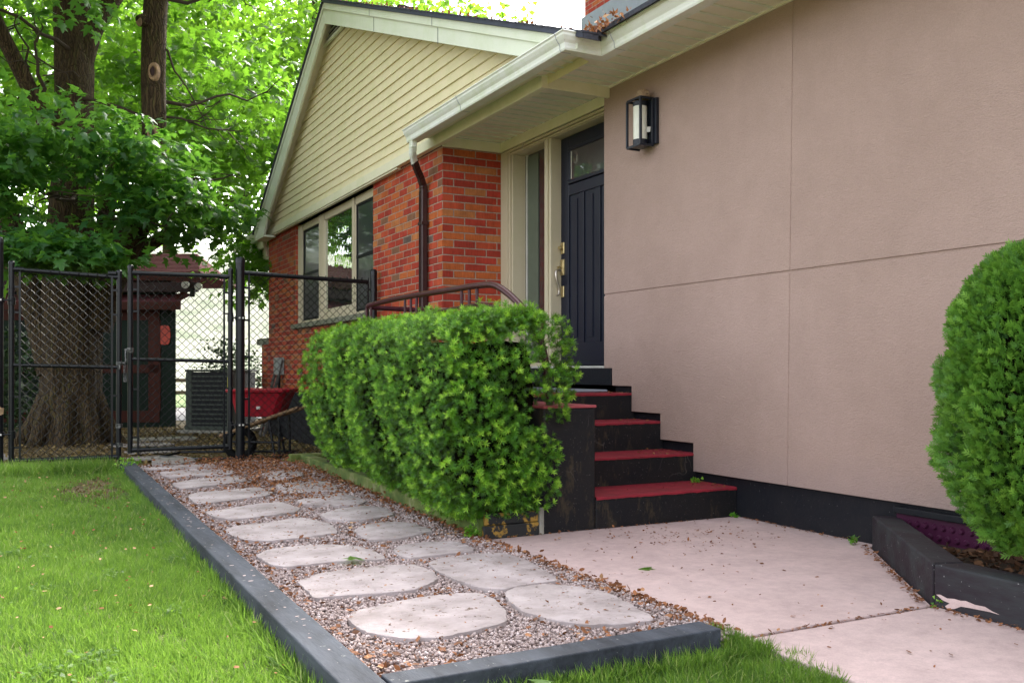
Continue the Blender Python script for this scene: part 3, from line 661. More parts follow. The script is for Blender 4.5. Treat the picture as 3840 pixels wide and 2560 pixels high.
# wall lantern
L0, L1, LZ0, LZ1, LX = 5.381, 5.544, 2.487, 2.815, 3.803
lamp = thing('wall_lantern', 'black box frame lantern with a frosted tube on the stucco wall', 'wall lamp', (3.94, 5.46, 2.62))
MB().box(3.912, 3.939, L0-.03, L1+.005, LZ0+.01, LZ1+.005).build('back_plate', 'lampb', lamp, bevel=.004)
b = MB(); r_ = .008
for (x, y) in ((LX, L0), (LX, L1), (3.904, L0), (3.904, L1)): b.box(x-r_, x+r_, y-r_, y+r_, LZ0, LZ1)
for zz in (LZ0, LZ1):
    for y in (L0, L1): b.box(LX, 3.91, y-r_+.001, y+r_-.001, zz-r_, zz+r_)
    b.box(LX-r_+.001, LX+r_-.001, L0, L1, zz-r_, zz+r_)
b.build('frame', 'lampb', lamp, bevel=.002)
MB().tube([(3.857, 5.463, LZ0+.05), (3.857, 5.463, LZ1-.045)], .049, 28).build('glass_tube', 'tube', lamp, smooth=True)
MB().tube([(3.857, 5.463, LZ1-.044), (3.857, 5.463, LZ1-.012)], .051, 24).build('tube_cap', 'lampb', lamp, smooth=True)
MB().tube([(3.857, 5.463, LZ0+.012), (3.857, 5.463, LZ0+.049)], .051, 24).build('tube_cap', 'lampb', lamp, smooth=True)
MB().box(LX+.02, 3.905, L0+.03, L1-.03, LZ0-.002, LZ0+.010).build('bottom_plate', 'steel', lamp)
MB().add([(3.873, 5.412, 2.58), (3.895, 5.395, 2.585), (3.897, 5.393, 2.62), (3.875, 5.41, 2.62)], [(0, 1, 2, 3)]).build('tag', 'white', lamp)
vs = []; fs = []; nu, nv = 18, 10
for j in range(nv+1):
    for i in range(nu):
        th = j/nv*math.pi/2; ph = 2*math.pi*i/nu; rr = 1+random.uniform(-.14, .14)
        vs.append((3.872+.052*math.cos(ph)*math.cos(th)*rr, 5.455+.062*math.sin(ph)*math.cos(th)*rr, 2.824+.068*math.sin(th)*rr))
for j in range(nv):
    for i in range(nu): fs.append((j*nu+i, j*nu+(i+1) % nu, (j+1)*nu+(i+1) % nu, (j+1)*nu+i))
tag(MB().add(vs, fs).build('mud_nest', 'nest', smooth=True), 'lumpy tan mud nest stuck on top of the wall lantern', 'nest')

# ------------------------------------------------------------------ entrance steps
steps = thing('entrance_steps', 'black concrete entrance steps with red painted treads beside the stucco wall', 'steps', (3.4, 5.2, 0))
XS = 3.966
Ys = [4.58, 4.975, 5.342, 5.69]; Zs = [.185, .366, .56, .748]
b = MB(); b.prism([(4.58, -.05), (4.58, .173), (4.975, .173), (4.975, .354), (5.342, .354), (5.342, .548), (5.69, .548), (5.69, .736), (8.0, .736), (8.0, -.05)], 2.925, XS, 'x')
b.box(2.56, 2.925, 5.71, 8.1, -.05, .737); b.build('step_body', 'stepb', steps, bevel=.006)
for i, (y, z) in enumerate(zip(Ys, Zs)):
    y1 = Ys[i+1] if i < 3 else 8.0
    bb = MB(); nn = 40
    xs = [2.926+(XS-2.926)*k/nn for k in range(nn+1)]
    vs = []
    for x in xs:
        e = random.uniform(-.0025, .0025); dz = random.uniform(-.003, .002)
        vs += [(x, y1-.001, z), (x, y+.004, z), (x, y-.005, z-.005), (x, y-.005+e*.2, z-.016+dz)]
    fs = []
    for k in range(nn):
        for q in range(3): fs.append((k*4+q, k*4+q+1, (k+1)*4+q+1, (k+1)*4+q))
    bb.add(vs, fs).build('tread', 'redp', steps)
MB().box(2.58, 2.925, 4.583, 5.70, -.05, .700).build('side_pier', 'stepb', steps, bevel=.012)
b = MB().box(2.578, 2.929, 4.578, 5.72, .700, .716).box(2.50, 2.924, 5.722, 8.1, .738, .750); b.build('pier_cap', 'redf', steps, bevel=.005)
tag(MB().box(2.98, 3.925, 5.98, 7.7, .751, .768).build('door_mat', 'flash', bevel=.006), 'flat slate grey mat lying on the porch landing', 'mat')

# ------------------------------------------------------------------ porch railing
rail = thing('porch_railing', 'maroon arched metal railing on the porch edge behind the hedge', 'railing', (2.7, 6.5, .75))
top = [(3.40, 8.03, 1.46), (2.95, 8.05, 1.47), (2.80, 8.05, 1.475), (2.72, 8.0, 1.48), (2.70, 7.85, 1.485), (2.70, 7.16, 1.497), (2.70, 6.1, 1.487), (2.70, 5.70, 1.482), (2.70, 5.45, 1.465), (2.70, 5.27, 1.405), (2.70, 5.10, 1.32), (2.70, 4.98, 1.24), (2.70, 4.86, 1.12), (2.70, 4.78, .98), (2.70, 4.72, .716)]
def sm(pts, n=5):
    P = [Vector(p) for p in pts]; out = []
    for i in range(len(P)-1):
        p0, p1, p2, p3 = P[max(i-1, 0)], P[i], P[i+1], P[min(i+2, len(P)-1)]
        for k in range(n):
            t_ = k/n; out.append(.5*((2*p1)+(-p0+p2)*t_+(2*p0-5*p1+4*p2-p3)*t_*t_+(-p0+3*p1-3*p2+p3)*t_**3))
    out.append(P[-1]); return out
MB().tube(sm(top), .022, 10).build('top_rail', 'maroon', rail, smooth=True)
MB().tube(sm([(3.0, 8.03, 1.30), (2.76, 8.02, 1.31), (2.70, 7.9, 1.315), (2.70, 7.0, 1.33), (2.70, 6.0, 1.352), (2.70, 5.66, 1.352), (2.70, 5.38, 1.31), (2.70, 5.22, 1.22)]), .013, 8).build('lower_rail', 'maroon', rail, smooth=True)
for y, z1 in ((8.0, 1.48), (7.88, 1.48), (7.048, 1.49), (6.92, 1.49), (6.80, 1.49), (5.956, 1.485), (5.829, 1.485), (5.705, 1.48)):
    MB().tube([(2.70, y, .75), (2.70, y, z1-.01)], .0115, 8).build('baluster', 'maroon', rail, smooth=True)

# ------------------------------------------------------------------ timbers, curb, planter edges
def timber(poly, z0, z1, label, m='timber', nm='landscape_timber', grp='painted timbers edging the gravel path', bev=.006):
    o = MB().prism(poly, z0, z1, 'z').build(nm, m, bevel=bev, seg=3); return tag(o, label, 'timber', grp)
timber([(.755, 2.38), (.872, 2.38), (.882, 5.27), (.762, 5.29)], -.08, .075, 'long dark grey edging timber nearest the camera between lawn and gravel')
timber([(.764, 5.305), (.884, 5.285), (.898, 9.34), (.782, 9.34)], -.08, .072, 'far dark grey edging timber running back to the chain link gate')
timber([(.885, 2.40), (2.035, 2.422), (2.03, 2.530), (.885, 2.50)], -.08, .07, 'short dark grey edging timber across the near end of the gravel path')
n = 60; idx = rng.uniform(2.6, 9.2, n); C = np.stack([rng.uniform(.79, .86, n), idx, np.where(idx < 5.28, .0762, .0732)], 1)
T = np.array([(math.cos(a)*1, math.sin(a)*.6, 0) for a in np.linspace(0, 2*np.pi, 8)[:-1]]); Fd = np.array([(0, 1, 2, 3, 4, 5, 6)])
V, F, tt = place(T, Fd, C, rnd(n)*np.array([1, 1, 0]), np.tile([0, 0, 1.], (n, 1)), rng.uniform(.003, .012, n), rng.uniform(.25, .8, n))
tag(npmesh('lichen_spots', V, F, 'gravel', None, tt), 'pale round lichen spots dotted along the top of the edging timbers', 'lichen', kind='stuff')
cb = thing('mossy_curb', 'low mossy green concrete curb along the hedge bed', 'curb', (2.3, 6.8, 0))
vs = []; fs = []; K = 40
for k in range(K+1):
    t_ = k/K; x = 2.19+(2.40-2.19)*t_; y = 4.60+(9.12-4.60)*t_; e = random.uniform(-.006, .006); z1 = .112-.02*t_+random.uniform(-.004, .004)
    vs += [(x+e*.4, y, -.08), (x+e, y, z1-.008), (x+e+.01, y, z1), (x+.105, y, z1), (x+.11, y, -.02)]
for k in range(K):
    for q in range(4): fs.append((k*5+q, (k+1)*5+q, (k+1)*5+q+1, k*5+q+1))
fs.append((0, 1, 2, 3, 4)); fs.append(tuple(K*5+q for q in (4, 3, 2, 1, 0)))
MB().add(vs, fs).build('curb_side', 'moss', cb)
MB().box(2.31, 3.4, 9.13, 9.23, -.08, .09).build('curb_end', 'moss', cb, bevel=.008)
fb = thing('peeling_board', 'black and yellow peeling board between the curb and the steps', 'board', (2.38, 4.58, 0))
MB().box(2.205, 2.545, 4.570, 4.598, -.05, .072).build('lower_board', 'yboard', fb, bevel=.006)
MB().box(2.215, 2.545, 4.580, 4.605, .074, .135).build('upper_board', 'yboard', fb, bevel=.006)
MB().box(2.548, 2.576, 4.566, 4.60, -.05, .15).build('end_post', 'greyc', fb, bevel=.006)
d1 = Vector((3.15-3.90, 2.50-3.46, 0)).normalized(); nrm = Vector((-d1.y, d1.x, 0))
if nrm.x < 0: nrm = -nrm
A = Vector((3.90, 3.46, 0)); B_ = Vector((3.15, 2.50, 0)); A2 = A+nrm*.13; B2 = B_+nrm*.13
G2 = 'black painted timbers around the cedar planter'
timber([(A.x, A.y), (B_.x, B_.y), (B_.x+.13, B_.y-.045), (A2.x, A2.y)], -.05, .165, 'black planter timber running diagonally out from the stucco wall', 'timberp', 'planter_timber', G2, .01)
timber([(3.15, 2.495), (3.284, 2.452), (3.27, 0), (3.12, 0)], -.05, .163, 'black planter timber with a chipped pink patch in the right foreground', 'timberp', 'planter_timber', G2, .01)
chp = MB(); pts = [(2.480, .046), (2.462, .050), (2.43, .042), (2.40, .047), (2.371, .046), (2.35, .050), (2.31, .044), (2.27, .046), (2.24, .036), (2.21, .030), (2.25, .031), (2.29, .029), (2.33, .027), (2.37, .024), (2.40, .008), (2.43, .002), (2.44, .010), (2.42, .025), (2.45, .030)]
chp.add([(3.1485-.0245*(2.495-y)/2.0*.62-.0015, y, z) for y, z in pts], [tuple(range(len(pts)))]); 
tag(chp.build('paint_chip', 'slab'), 'pale pink bare patch low on the front of the planter timber', 'paint patch')
b = MB().box(3.955, 3.967, 0, 3.35, .07, .19)
mem = b.build('drain_membrane', 'purple'); tag(mem, 'purple dimpled drainage membrane against the wall behind the planter mulch', 'membrane')
b = MB()
for i in range(60):
    for j in range(2):
        y = 3.3-i*.05-(j % 2)*.025; b.tube([(3.954, y, .10+j*.05), (3.944, y, .10+j*.05)], [.017, .010], 8)
dm = b.build('dimples', 'purple', None); dm.parent = mem
tag(MB().box(3.925, 3.9655, 0, 3.35, .192, .225).build('drip_strip', 'blackp', bevel=.004), 'black ledge strip above the purple membrane on the foundation', 'strip')

# ------------------------------------------------------------------ flagstones
STL = [[(1.025, 3.248), (1.057, 3.32), (1.095, 3.362), (1.205, 3.4), (1.392, 3.439), (1.551, 3.427), (1.611, 3.395), (1.631, 3.28), (1.589, 3.117), (1.532, 2.985), (1.46, 2.937), (1.348, 2.915), (1.243, 2.902), (1.146, 2.932), (1.066, 3.009), (1.036, 3.077), (1.023, 3.164)],
[(1.019, 3.932), (1.174, 4.061), (1.318, 4.076), (1.499, 4.076), (1.592, 4.027), (1.607, 3.837), (1.585, 3.72), (1.507, 3.639), (1.392, 3.561), (1.235, 3.576), (1.09, 3.61), (1.004, 3.619), (1.014, 3.78)],
[(0.98, 4.564), (1.067, 4.691), (1.25, 4.732), (1.414, 4.683), (1.525, 4.531), (1.544, 4.302), (1.505, 4.22), (1.355, 4.247), (1.232, 4.262), (1.051, 4.243), (1.003, 4.333)],
[(0.992, 5.378), (1.074, 5.479), (1.279, 5.524), (1.413, 5.612), (1.505, 5.613), (1.575, 5.293), (1.535, 5.027), (1.422, 4.991), (1.288, 4.957), (1.124, 4.942), (1.025, 5.03), (0.983, 5.219)],
[(1.007, 6.13), (1.173, 6.227), (1.393, 6.347), (1.547, 6.349), (1.587, 6.012), (1.524, 5.861), (1.367, 5.803), (1.196, 5.758), (1.083, 5.751), (1.02, 5.899)],
[(1.023, 6.967), (1.129, 7.146), (1.347, 7.155), (1.593, 7.258), (1.623, 6.889), (1.526, 6.706), (1.295, 6.606), (1.129, 6.525), (1.015, 6.503)],
[(1.026, 7.769), (1.199, 7.967), (1.459, 8.077), (1.64, 8.047), (1.638, 7.739), (1.424, 7.563), (1.236, 7.47), (1.056, 7.382), (1.016, 7.584)],
[(1.052, 8.683), (1.328, 8.824), (1.583, 8.765), (1.663, 8.401), (1.537, 8.164), (1.299, 8.224), (1.084, 8.209), (1.029, 8.364)],
[(0.946, 9.096), (1.223, 9.258), (1.596, 9.225), (1.571, 8.884), (1.277, 8.924), (1.02, 8.947)],
[(1.112, 9.813), (1.295, 10.079), (1.514, 10.059), (1.5, 9.612), (1.307, 9.375), (1.114, 9.475)]]
STR = [[(1.713, 3.364), (1.801, 3.43), (1.931, 3.424), (2.032, 3.31), (2.08, 3.157), (2.053, 2.951), (2.01, 2.735), (1.844, 2.744), (1.742, 2.81), (1.676, 2.909), (1.637, 3.066), (1.66, 3.216)],
[(1.657, 4.048), (1.777, 4.123), (1.942, 4.133), (2.084, 4.084), (2.103, 3.896), (2.021, 3.451), (1.871, 3.429), (1.72, 3.411), (1.643, 3.495), (1.628, 3.684), (1.627, 3.872)],
[(1.62, 4.403), (1.697, 4.5), (1.857, 4.536), (1.998, 4.463), (1.997, 4.252), (1.959, 4.194), (1.8, 4.201), (1.631, 4.174), (1.599, 4.242)],
[(1.632, 5.046), (1.719, 5.174), (1.901, 5.231), (2.01, 5.144), (2.018, 4.845), (1.907, 4.766), (1.748, 4.693), (1.611, 4.726), (1.603, 4.858)],
[(1.612, 5.676), (1.769, 5.861), (1.997, 5.934), (2.079, 5.794), (2.049, 5.501), (1.859, 5.381), (1.675, 5.396), (1.607, 5.479)],
[(1.652, 6.377), (1.837, 6.544), (2.048, 6.597), (2.085, 6.153), (1.992, 5.996), (1.819, 6.026), (1.655, 6.171)],
[(1.724, 7.297), (1.867, 7.417), (2.157, 7.352), (2.13, 7.006), (2.055, 6.713), (1.87, 6.761), (1.669, 6.794)],
[(1.807, 8.156), (1.959, 8.317), (2.146, 8.255), (2.117, 7.895), (1.926, 7.65), (1.754, 7.709)]]
ORD = ['first', 'second', 'third', 'fourth', 'fifth', 'sixth', 'seventh', 'eighth', 'ninth', 'tenth']
def chaikin(P, n=1):
    for _ in range(n):
        Q = []
        for i in range(len(P)):
            a, c = P[i], P[(i+1) % len(P)]
            Q += [(a[0]*.75+c[0]*.25, a[1]*.75+c[1]*.25), (a[0]*.25+c[0]*.75, a[1]*.25+c[1]*.75)]
        P = Q
    return P
def inpoly(x, y, P):
    ins = np.zeros(len(x), bool); n = len(P)
    for i in range(n):
        x1, y1 = P[i]; x2, y2 = P[(i+1) % n]
        c = ((y1 > y) != (y2 > y)) & (x < (x2-x1)*(y-y1)/(y2-y1+1e-12)+x1); ins ^= c
    return ins
def rstone(P):
    cx = sum(p[0] for p in P)/len(P); cy = sum(p[1] for p in P)/len(P)
    P = [(x+random.uniform(-.006, .006), y+random.uniform(-.008, .008)) for x, y in P]
    Q = []
    for i in range(len(P)):
        a, c = P[i], P[(i+1) % len(P)]; Q += [(a[0]*.88+c[0]*.12, a[1]*.88+c[1]*.12), (a[0]*.12+c[0]*.88, a[1]*.12+c[1]*.88)]
    S_ = []
    for i in range(len(Q)):
        a, c = Q[i], Q[(i+1) % len(Q)]; L = math.hypot(a[0]-c[0], a[1]-c[1]); k = max(1, int(L/.022))
        for q in range(k): t_ = q/k; S_.append((a[0]*(1-t_)+c[0]*t_+random.uniform(-.0045, .0045), a[1]*(1-t_)+c[1]*t_+random.uniform(-.0045, .0045)))
    return S_
def stone(P, label, m='stone', zt=.028, grp='irregular flagstones set in the gravel path'):
    P = rstone(P)
    tl = (random.uniform(-.006, .006), random.uniform(-.006, .006)); cx = sum(p[0] for p in P)/len(P); cy = sum(p[1] for p in P)/len(P)
    n = len(P); vs = []
    for sc_, z in ((1.0, -.05), (1.0, zt-.005), (.998, zt-.0015), (.988, zt)):
        for (x, y) in P: vs.append((cx+(x-cx)*sc_, cy+(y-cy)*sc_, z+((x-cx)*tl[0]+(y-cy)*tl[1])+random.uniform(-.0015, .0015)))
    fs = [(r*n+i, r*n+(i+1) % n, (r+1)*n+(i+1) % n, (r+1)*n+i) for r in range(3) for i in range(n)]
    vs.append((cx, cy, zt)); fs += [(3*n+i, 3*n+(i+1) % n, 4*n) for i in range(n)]
    if sum(P[i][0]*P[(i+1) % n][1]-P[(i+1) % n][0]*P[i][1] for i in range(n)) < 0: fs = [tuple(reversed(f)) for f in fs]
    return tag(MB().add(vs, fs).build('flagstone', m, smooth=True), label, 'flagstone', grp)
for i, P in enumerate(STL):
    if i == 9: stone(P, 'mossy brown flagstone half under leaves just in front of the right gate', 'stone2')
    else: stone(P, ('%s pale flagstone from the camera in the row beside the left timber' % ORD[i]))
for i, P in enumerate(STR): stone(P, ('%s pale flagstone from the camera in the row beside the mossy curb' % ORD[i]))
BST = [[(1.0, 11.2), (1.5, 11.3), (1.6, 10.9), (1.1, 10.8)], [(1.05, 12.1), (1.6, 12.2), (1.65, 11.75), (1.1, 11.7)], [(.95, 13.2), (1.7, 13.3), (1.75, 12.85), (1.05, 12.8)], [(-.75, 12.0), (-.2, 12.4), (-.1, 11.6), (-.6, 11.3)], [(-.3, 10.9), (.1, 10.8), (.05, 10.2), (-.4, 10.3)]]
BL = ['first dull flagstone behind the right gate, nearest the gate', 'second dull flagstone behind the right gate', 'third dull flagstone behind the right gate, nearest the shed', 'dull flagstone at the left of the maple trunk', 'dull flagstone just behind the left end of the left gate']
for P, l in zip(BST, BL): stone(P, l, 'stone2', -.06, 'dull flagstones behind the fence')
tag(MB().box(-.4, .9, 9.42, 9.62, -.09, -.012).build('concrete_strip', 'greyc', bevel=.006), kind='structure')
tag(MB().box(1.0, 2.2, 13.9, 14.4, -.09, -.055).build('shed_apron', 'greyc', bevel=.006), kind='structure')

# ------------------------------------------------------------------ gravel, litter, grass
def shrink(P, s_):
    cx = sum(p[0] for p in P)/len(P); cy = sum(p[1] for p in P)/len(P); return [(cx+(x-cx)*s_, cy+(y-cy)*s_) for x, y in P]
allst = STL+STR
def gravel_pts(n, y0, y1):
    y = rng.uniform(y0, y1, n); xr = 2.19+np.clip((y-4.6)/4.5, 0, 1)*.21-.01
    x = .89+rng.uniform(0, 1, n)*(xr-.89); k = np.ones(n, bool)
    for P in allst: k &= ~inpoly(x, y, shrink(P, .985))
    return x[k], y[k]
OCT = norm(np.array([(1, 0, 0), (.3, .95, .1), (-.8, .5, 0), (-.75, -.6, .1), (.35, -.9, 0), (.1, 0, .75), (0, .1, -.75)], float))
OF = np.array([(i, (i+1) % 5, 5) for i in range(5)]+[((i+1) % 5, i, 6) for i in range(5)])
xs_, ys_ = [], []
for n_, a_, b__ in ((60000, 2.5, 4.6), (26000, 4.6, 7), (12000, 7, 9.5)):
    x, y = gravel_pts(n_, a_, b__); xs_.append(x); ys_.append(y)
x = np.concatenate(xs_); y = np.concatenate(ys_); n = len(x)
C = np.stack([x, y, rng.uniform(-.006, .017, n)], 1)
V, F, T = place(OCT, OF, C, rnd(n), rnd(n)*.5+np.array([0, 0, 1.]), rng.uniform(.0035, .0080, n)*(1+(y-2.5)*.07), rng.beta(2, 2, n))
tag(npmesh('gravel', V, F, 'gravel', None, T, True), 'pale pinkish grey pea gravel between the flagstones', 'gravel', kind='stuff')
# litter
FL = np.array([(0, 0, 0), (.28, .35, .06), (.2, .8, 0), (0, 1, .05), (-.22, .7, .0), (-.25, .3, .07)]); FLF = np.array([(0, 1, 2, 3), (0, 3, 4, 5)])
def flakes(x, y, z, s0, s1, up=.7):
    n = len(x); C = np.stack([x, y, z], 1); return place(FL, FLF, C, rnd(n)*np.array([1, 1, .25]), rnd(n)*up+np.array([0, 0, 1.]), rng.uniform(s0, s1, n), rng.beta(1.6, 2.2, n))
xs_, ys_, zs_ = [], [], []
def addl(x, y, z): xs_.append(x); ys_.append(y); zs_.append(z)
x, y = gravel_pts(15000, 2.55, 9.5)
nz = np.sin(x*9+1)*np.cos(y*5+2)+np.sin(x*23+y*17)*.6
dl = np.exp(-(x-.89)/.085)*2.3+np.exp(-np.maximum(0, (2.19+np.clip((y-4.6)/4.5, 0, 1)*.21)-x)/.05)*1.8
k = rng.uniform(-1.0, 2.6, len(x)) < (nz+dl+.25); addl(x[k], y[k], rng.uniform(.002, .016, k.sum()))
n = 7000; y = rng.uniform(6.2, 9.62, n); x = rng.normal(1.86, .22+(y-6.2)*.05, n); k = (x > 1.0) & (x < 2.4) & (rng.uniform(0, 1, n) < .25+(y-6.2)/3.4); addl(x[k], y[k], np.where(rng.uniform(0, 1, k.sum()) < .35, .046, .014))
n = 1300; y = rng.uniform(2.55, 4.6, n); addl(rng.normal(2.17, .028, n), y, rng.uniform(-.005, .008, n))
n = 700; y = rng.uniform(4.6, 9, n); addl(2.19+(y-4.6)/4.5*.21-np.abs(rng.normal(0, .04, n))-.01, y, rng.uniform(.0, .03, n))
x, y, z = map(np.concatenate, (xs_, ys_, zs_)); V, F, T = flakes(x, y, z+.008, .012, .034)
tag(npmesh('leaf_litter', V, F, 'litter', None, T), 'reddish brown leaf litter scattered over the gravel path', 'leaf litter', kind='stuff')
n = 900; x = rng.uniform(.95, 2.05, n); y = rng.uniform(2.7, 7.5, n); k = np.zeros(n, bool)
for P in allst: k |= inpoly(x, y, P)
V, F, T = flakes(x[k], y[k], np.full(k.sum(), .031), .005, .020, .3)
tag(npmesh('leaf_litter', V, F, 'litter', None, T), 'small leaf crumbs lying on top of the flagstones', 'leaf litter', kind='stuff')
# debris on slab and treads
xs_, ys_, zs_ = [], [], []
n = 120; addl(rng.uniform(2.2, 3.15, n), rng.uniform(1.9, 4.5, n), np.full(n, .004))
n = 190; addl(rng.normal(3.25, .28, n), rng.normal(4.15, .22, n), np.full(n, .004))
t_ = rng.uniform(0, 1, 240); addl(3.90+(3.15-3.90)*t_-.02-np.abs(rng.normal(0, .018, 240)), 3.46+(2.5-3.46)*t_+.02, rng.uniform(.003, .02, 240))
n = 160; y = rng.uniform(1.6, 2.49, n); addl(3.13-np.abs(rng.normal(0, .02, n)), y, rng.uniform(.002, .012, n))
n = 160; addl(rng.uniform(2.2, 3.15, n), rng.normal(2.499, .006, n), rng.uniform(-.01, .003, n))
n = 110; y = rng.uniform(3.6, 4.56, n); addl(3.955-np.abs(rng.normal(0, .02, n)), y, rng.uniform(.003, .012, n))
n = 90; addl(rng.uniform(2.3, 3.9, n), 4.575-np.abs(rng.normal(0, .015, n)), np.full(n, .005))
for i in range(4):
    n = 40; y1 = (Ys+[8])[i+1] if i < 3 else 6.0
    yy = rng.uniform(Ys[i]+.02, y1-.01, n); addl(np.clip(3.95-np.abs(rng.normal(0, .13, n)), 2.95, 3.96), yy, np.full(n, Zs[i]+.004))
    n = 9; addl(rng.uniform(2.95, 3.9, n), rng.uniform(Ys[i]+.02, y1-.01, n), np.full(n, Zs[i]+.003))
x, y, z = map(np.concatenate, (xs_, ys_, zs_)); k = (x-3.15)*(.96)+(2.5-y)*(-.0) < 9; 
inb = ~((x > 3.14) & (y < 2.5+(x-3.15)*1.27)); x, y, z = x[inb], y[inb], z[inb]
V, F, T = flakes(x, y, z, .006, .024, .35)
tag(npmesh('leaf_litter', V, F, 'litter', None, T), 'small dry leaf bits on the pink pavement and red steps', 'leaf litter', kind='stuff')
# planter mulch
n = 5200; x = rng.uniform(3.2, 3.95, n); y = rng.uniform(.6, 3.3, n); k = y < 2.45+(x-3.2)*1.15; x, y = x[k], y[k]; hz = .075+.035*np.sin(x*7+y*5)+rng.uniform(0, .02, len(x))
V, F, T = flakes(x, y, hz, .015, .05, 1.0)
tag(npmesh('bark_mulch', V, F, 'mulch', None, T), 'dark brown shredded bark mulch inside the planter', 'mulch', kind='stuff')
# hedge bed litter
n = 2500; y = rng.uniform(4.65, 9, n); x = 2.3+(y-4.6)*.045+rng.uniform(0, .45, n); V, F, T = flakes(x, y, rng.uniform(.045, .07, n), .015, .04, 1.0)
tag(npmesh('leaf_litter', V, F, 'mulch', None, T), 'dark dead leaves under the yew hedge', 'leaf litter', kind='stuff')
# leaf covered dirt behind the fence
n = 26000; x = rng.uniform(-2.2, 4, n); y = 9.6+rng.uniform(0, 1, n)**1.3*7.5; k = ~((x > 3.35) & (y < 15)); x, y = x[k], y[k]
V, F, T = flakes(x, y, rng.uniform(-.085, -.06, len(x)), .02, .055, .8)
tag(npmesh('fallen_leaves', V, F, 'backlitter', None, T), 'dry tan fallen leaves covering the dirt behind the chain link gates', 'fallen leaves', kind='stuff')
# grass
GT = np.array([(-.5, 0, 0), (.5, 0, 0), (.38, .55, .10), (-.38, .55, .10), (0, 1, .34)]); GF4 = np.array([(0, 1, 2, 3)]); GF3 = np.array([(3, 2, 4)])
def grass(x, y, h0, h1, wd, z0=-.03):
    n = len(x); C = np.stack([x, y, np.full(n, z0)], 1)
    D = rnd(n)*np.array([.42, .42, 0])+np.array([0, 0, 1.]); fld = np.stack([np.sin(y*3.1+x*2), np.cos(x*2.7-y*1.3), np.zeros(n)], 1)*.25; D = norm(D+fld)
    Nn = rnd(n)*np.array([1, 1, .1]); h = rng.uniform(h0, h1, n)
    D_ = norm(D); Sd = norm(np.cross(D_, Nn)); Nn = np.cross(Sd, D_)
    cl = .5+.30*np.sin(x*4.3+1.3*np.sin(y*3.1))*np.cos(y*3.7+x)+.24*np.sin(x*17+np.sin(y*6))*np.cos(y*13)+.15*np.sin(x*41+y*9)*np.cos(y*37); tint = np.clip(rng.normal(0, .16, n)+cl*.75, 0, 1)
    dry = rng.uniform(0, 1, n) < .07; tint[dry] = 1.0
    V = C[:, None, :]+(GT[None, :, 0:1]*wd)*Sd[:, None, :]+h[:, None, None]*(GT[None, :, 1:2]*D_[:, None, :]+GT[None, :, 2:3]*Nn[:, None, :])
    tri = (np.array([(0, 1, 2), (0, 2, 3), (3, 2, 4)])[None]+(np.arange(n)*5)[:, None, None]).reshape(-1, 3)
    return V.reshape(-1, 3), tri, np.repeat(tint, 5)
def lawn_ok(x, y):
    k = ((x < .752) & (y < 9.5)) | ((y < 2.40) & (x < 2.20+.05*np.sin(y*9)+.03*np.sin(y*31)))
    wv = np.sin(x*19+y*3)*np.sin(y*8.3+x*5)+.6*np.sin(x*37-y*13); bare = np.exp(-(((x-.48)/.30)**2+((y-8.05)/1.0)**2))*(1.05+.45*wv); bare2 = np.exp(-(((x+.1)/.25)**2+((y-8.0)/.5)**2))*.5
    spots = (np.sin(x*13+2)*np.sin(y*7.3+1)+.4*np.sin(x*29+y*11)+.35*np.sin(x*61-y*43)) > 1.0
    return k & (rng.uniform(0, 1, len(x)) > np.clip(bare*1.15+bare2+spots*.8, 0, .985))
P_ = []
n = 135000; x = rng.uniform(-.55, .76, n); y = rng.uniform(1.6, 5.5, n); P_.append((x, y, .018, .050, .0034))
n = 60000; x = rng.uniform(-.7, .76, n); y = rng.uniform(5.5, 9.5, n); P_.append((x, y, .025, .062, .0058))
n = 42000; x = rng.uniform(.76, 2.3, n); y = rng.uniform(1.3, 2.40, n); P_.append((x, y, .022, .060, .0034))
n = 60000; x = -.55-1.5*rng.uniform(0, 1, n)**1.6; y = rng.uniform(1.0, 9.5, n); P_.append((x, y, .025, .062, .006))
n = 60000; x = rng.uniform(-5, -1.0, n); y = rng.uniform(1.0, 9.5, n); P_.append((x, y, .025, .065, .009))
Vs, Fs, Ts, o_ = [], [], [], 0
for x, y, h0, h1, wd in P_:
    k = lawn_ok(x, y); V, F, T = grass(x[k], y[k], h0, h1, wd); Vs.append(V); Fs.append(F+o_); Ts.append(T); o_ += len(V)
n = 5000; t0 = rng.uniform(0, 1, n); x = .752-np.abs(rng.normal(0, .02, n)); y = 2.3+t0*7.1; V, F, T = grass(x, y, .045, .095, .0045); Vs.append(V); Fs.append(F+o_); Ts.append(T); o_ += len(V)
n = 3200; x = rng.uniform(.9, 2.2, n); y = 2.385-np.abs(rng.normal(0, .02, n)); V, F, T = grass(x, y, .04, .085, .004); Vs.append(V); Fs.append(F+o_); Ts.append(T); o_ += len(V)
n = 1800; x = rng.normal(2.15, .02, n); y = rng.uniform(2.38, 2.62, n); V, F, T = grass(x, y, .03, .07, .0045); Vs.append(V); Fs.append(F+o_); Ts.append(T); o_ += len(V)
n = 5200; x = rng.uniform(-.3, .74, n); y = rng.normal(9.35, .12, n); V, F, T = grass(x, y, .06, .17, .007); Vs.append(V); Fs.append(F+o_); Ts.append(T); o_ += len(V)
tag(npmesh('grass', np.concatenate(Vs), np.concatenate(Fs), 'grass', None, np.concatenate(Ts)), 'short bright green lawn grass with a bare patch near the gate', 'grass', kind='stuff')
n = 260; x = rng.uniform(-.3, .72, n); y = rng.uniform(2.2, 9.2, n); V, F, T = flakes(x, y, rng.uniform(.0, .03, n), .007, .024, .8)
tag(npmesh('fallen_leaves', V, F, 'litter', None, np.clip(T+.35, 0, 1)), 'pale dry leaf bits lying in the lawn', 'fallen leaves', kind='stuff')
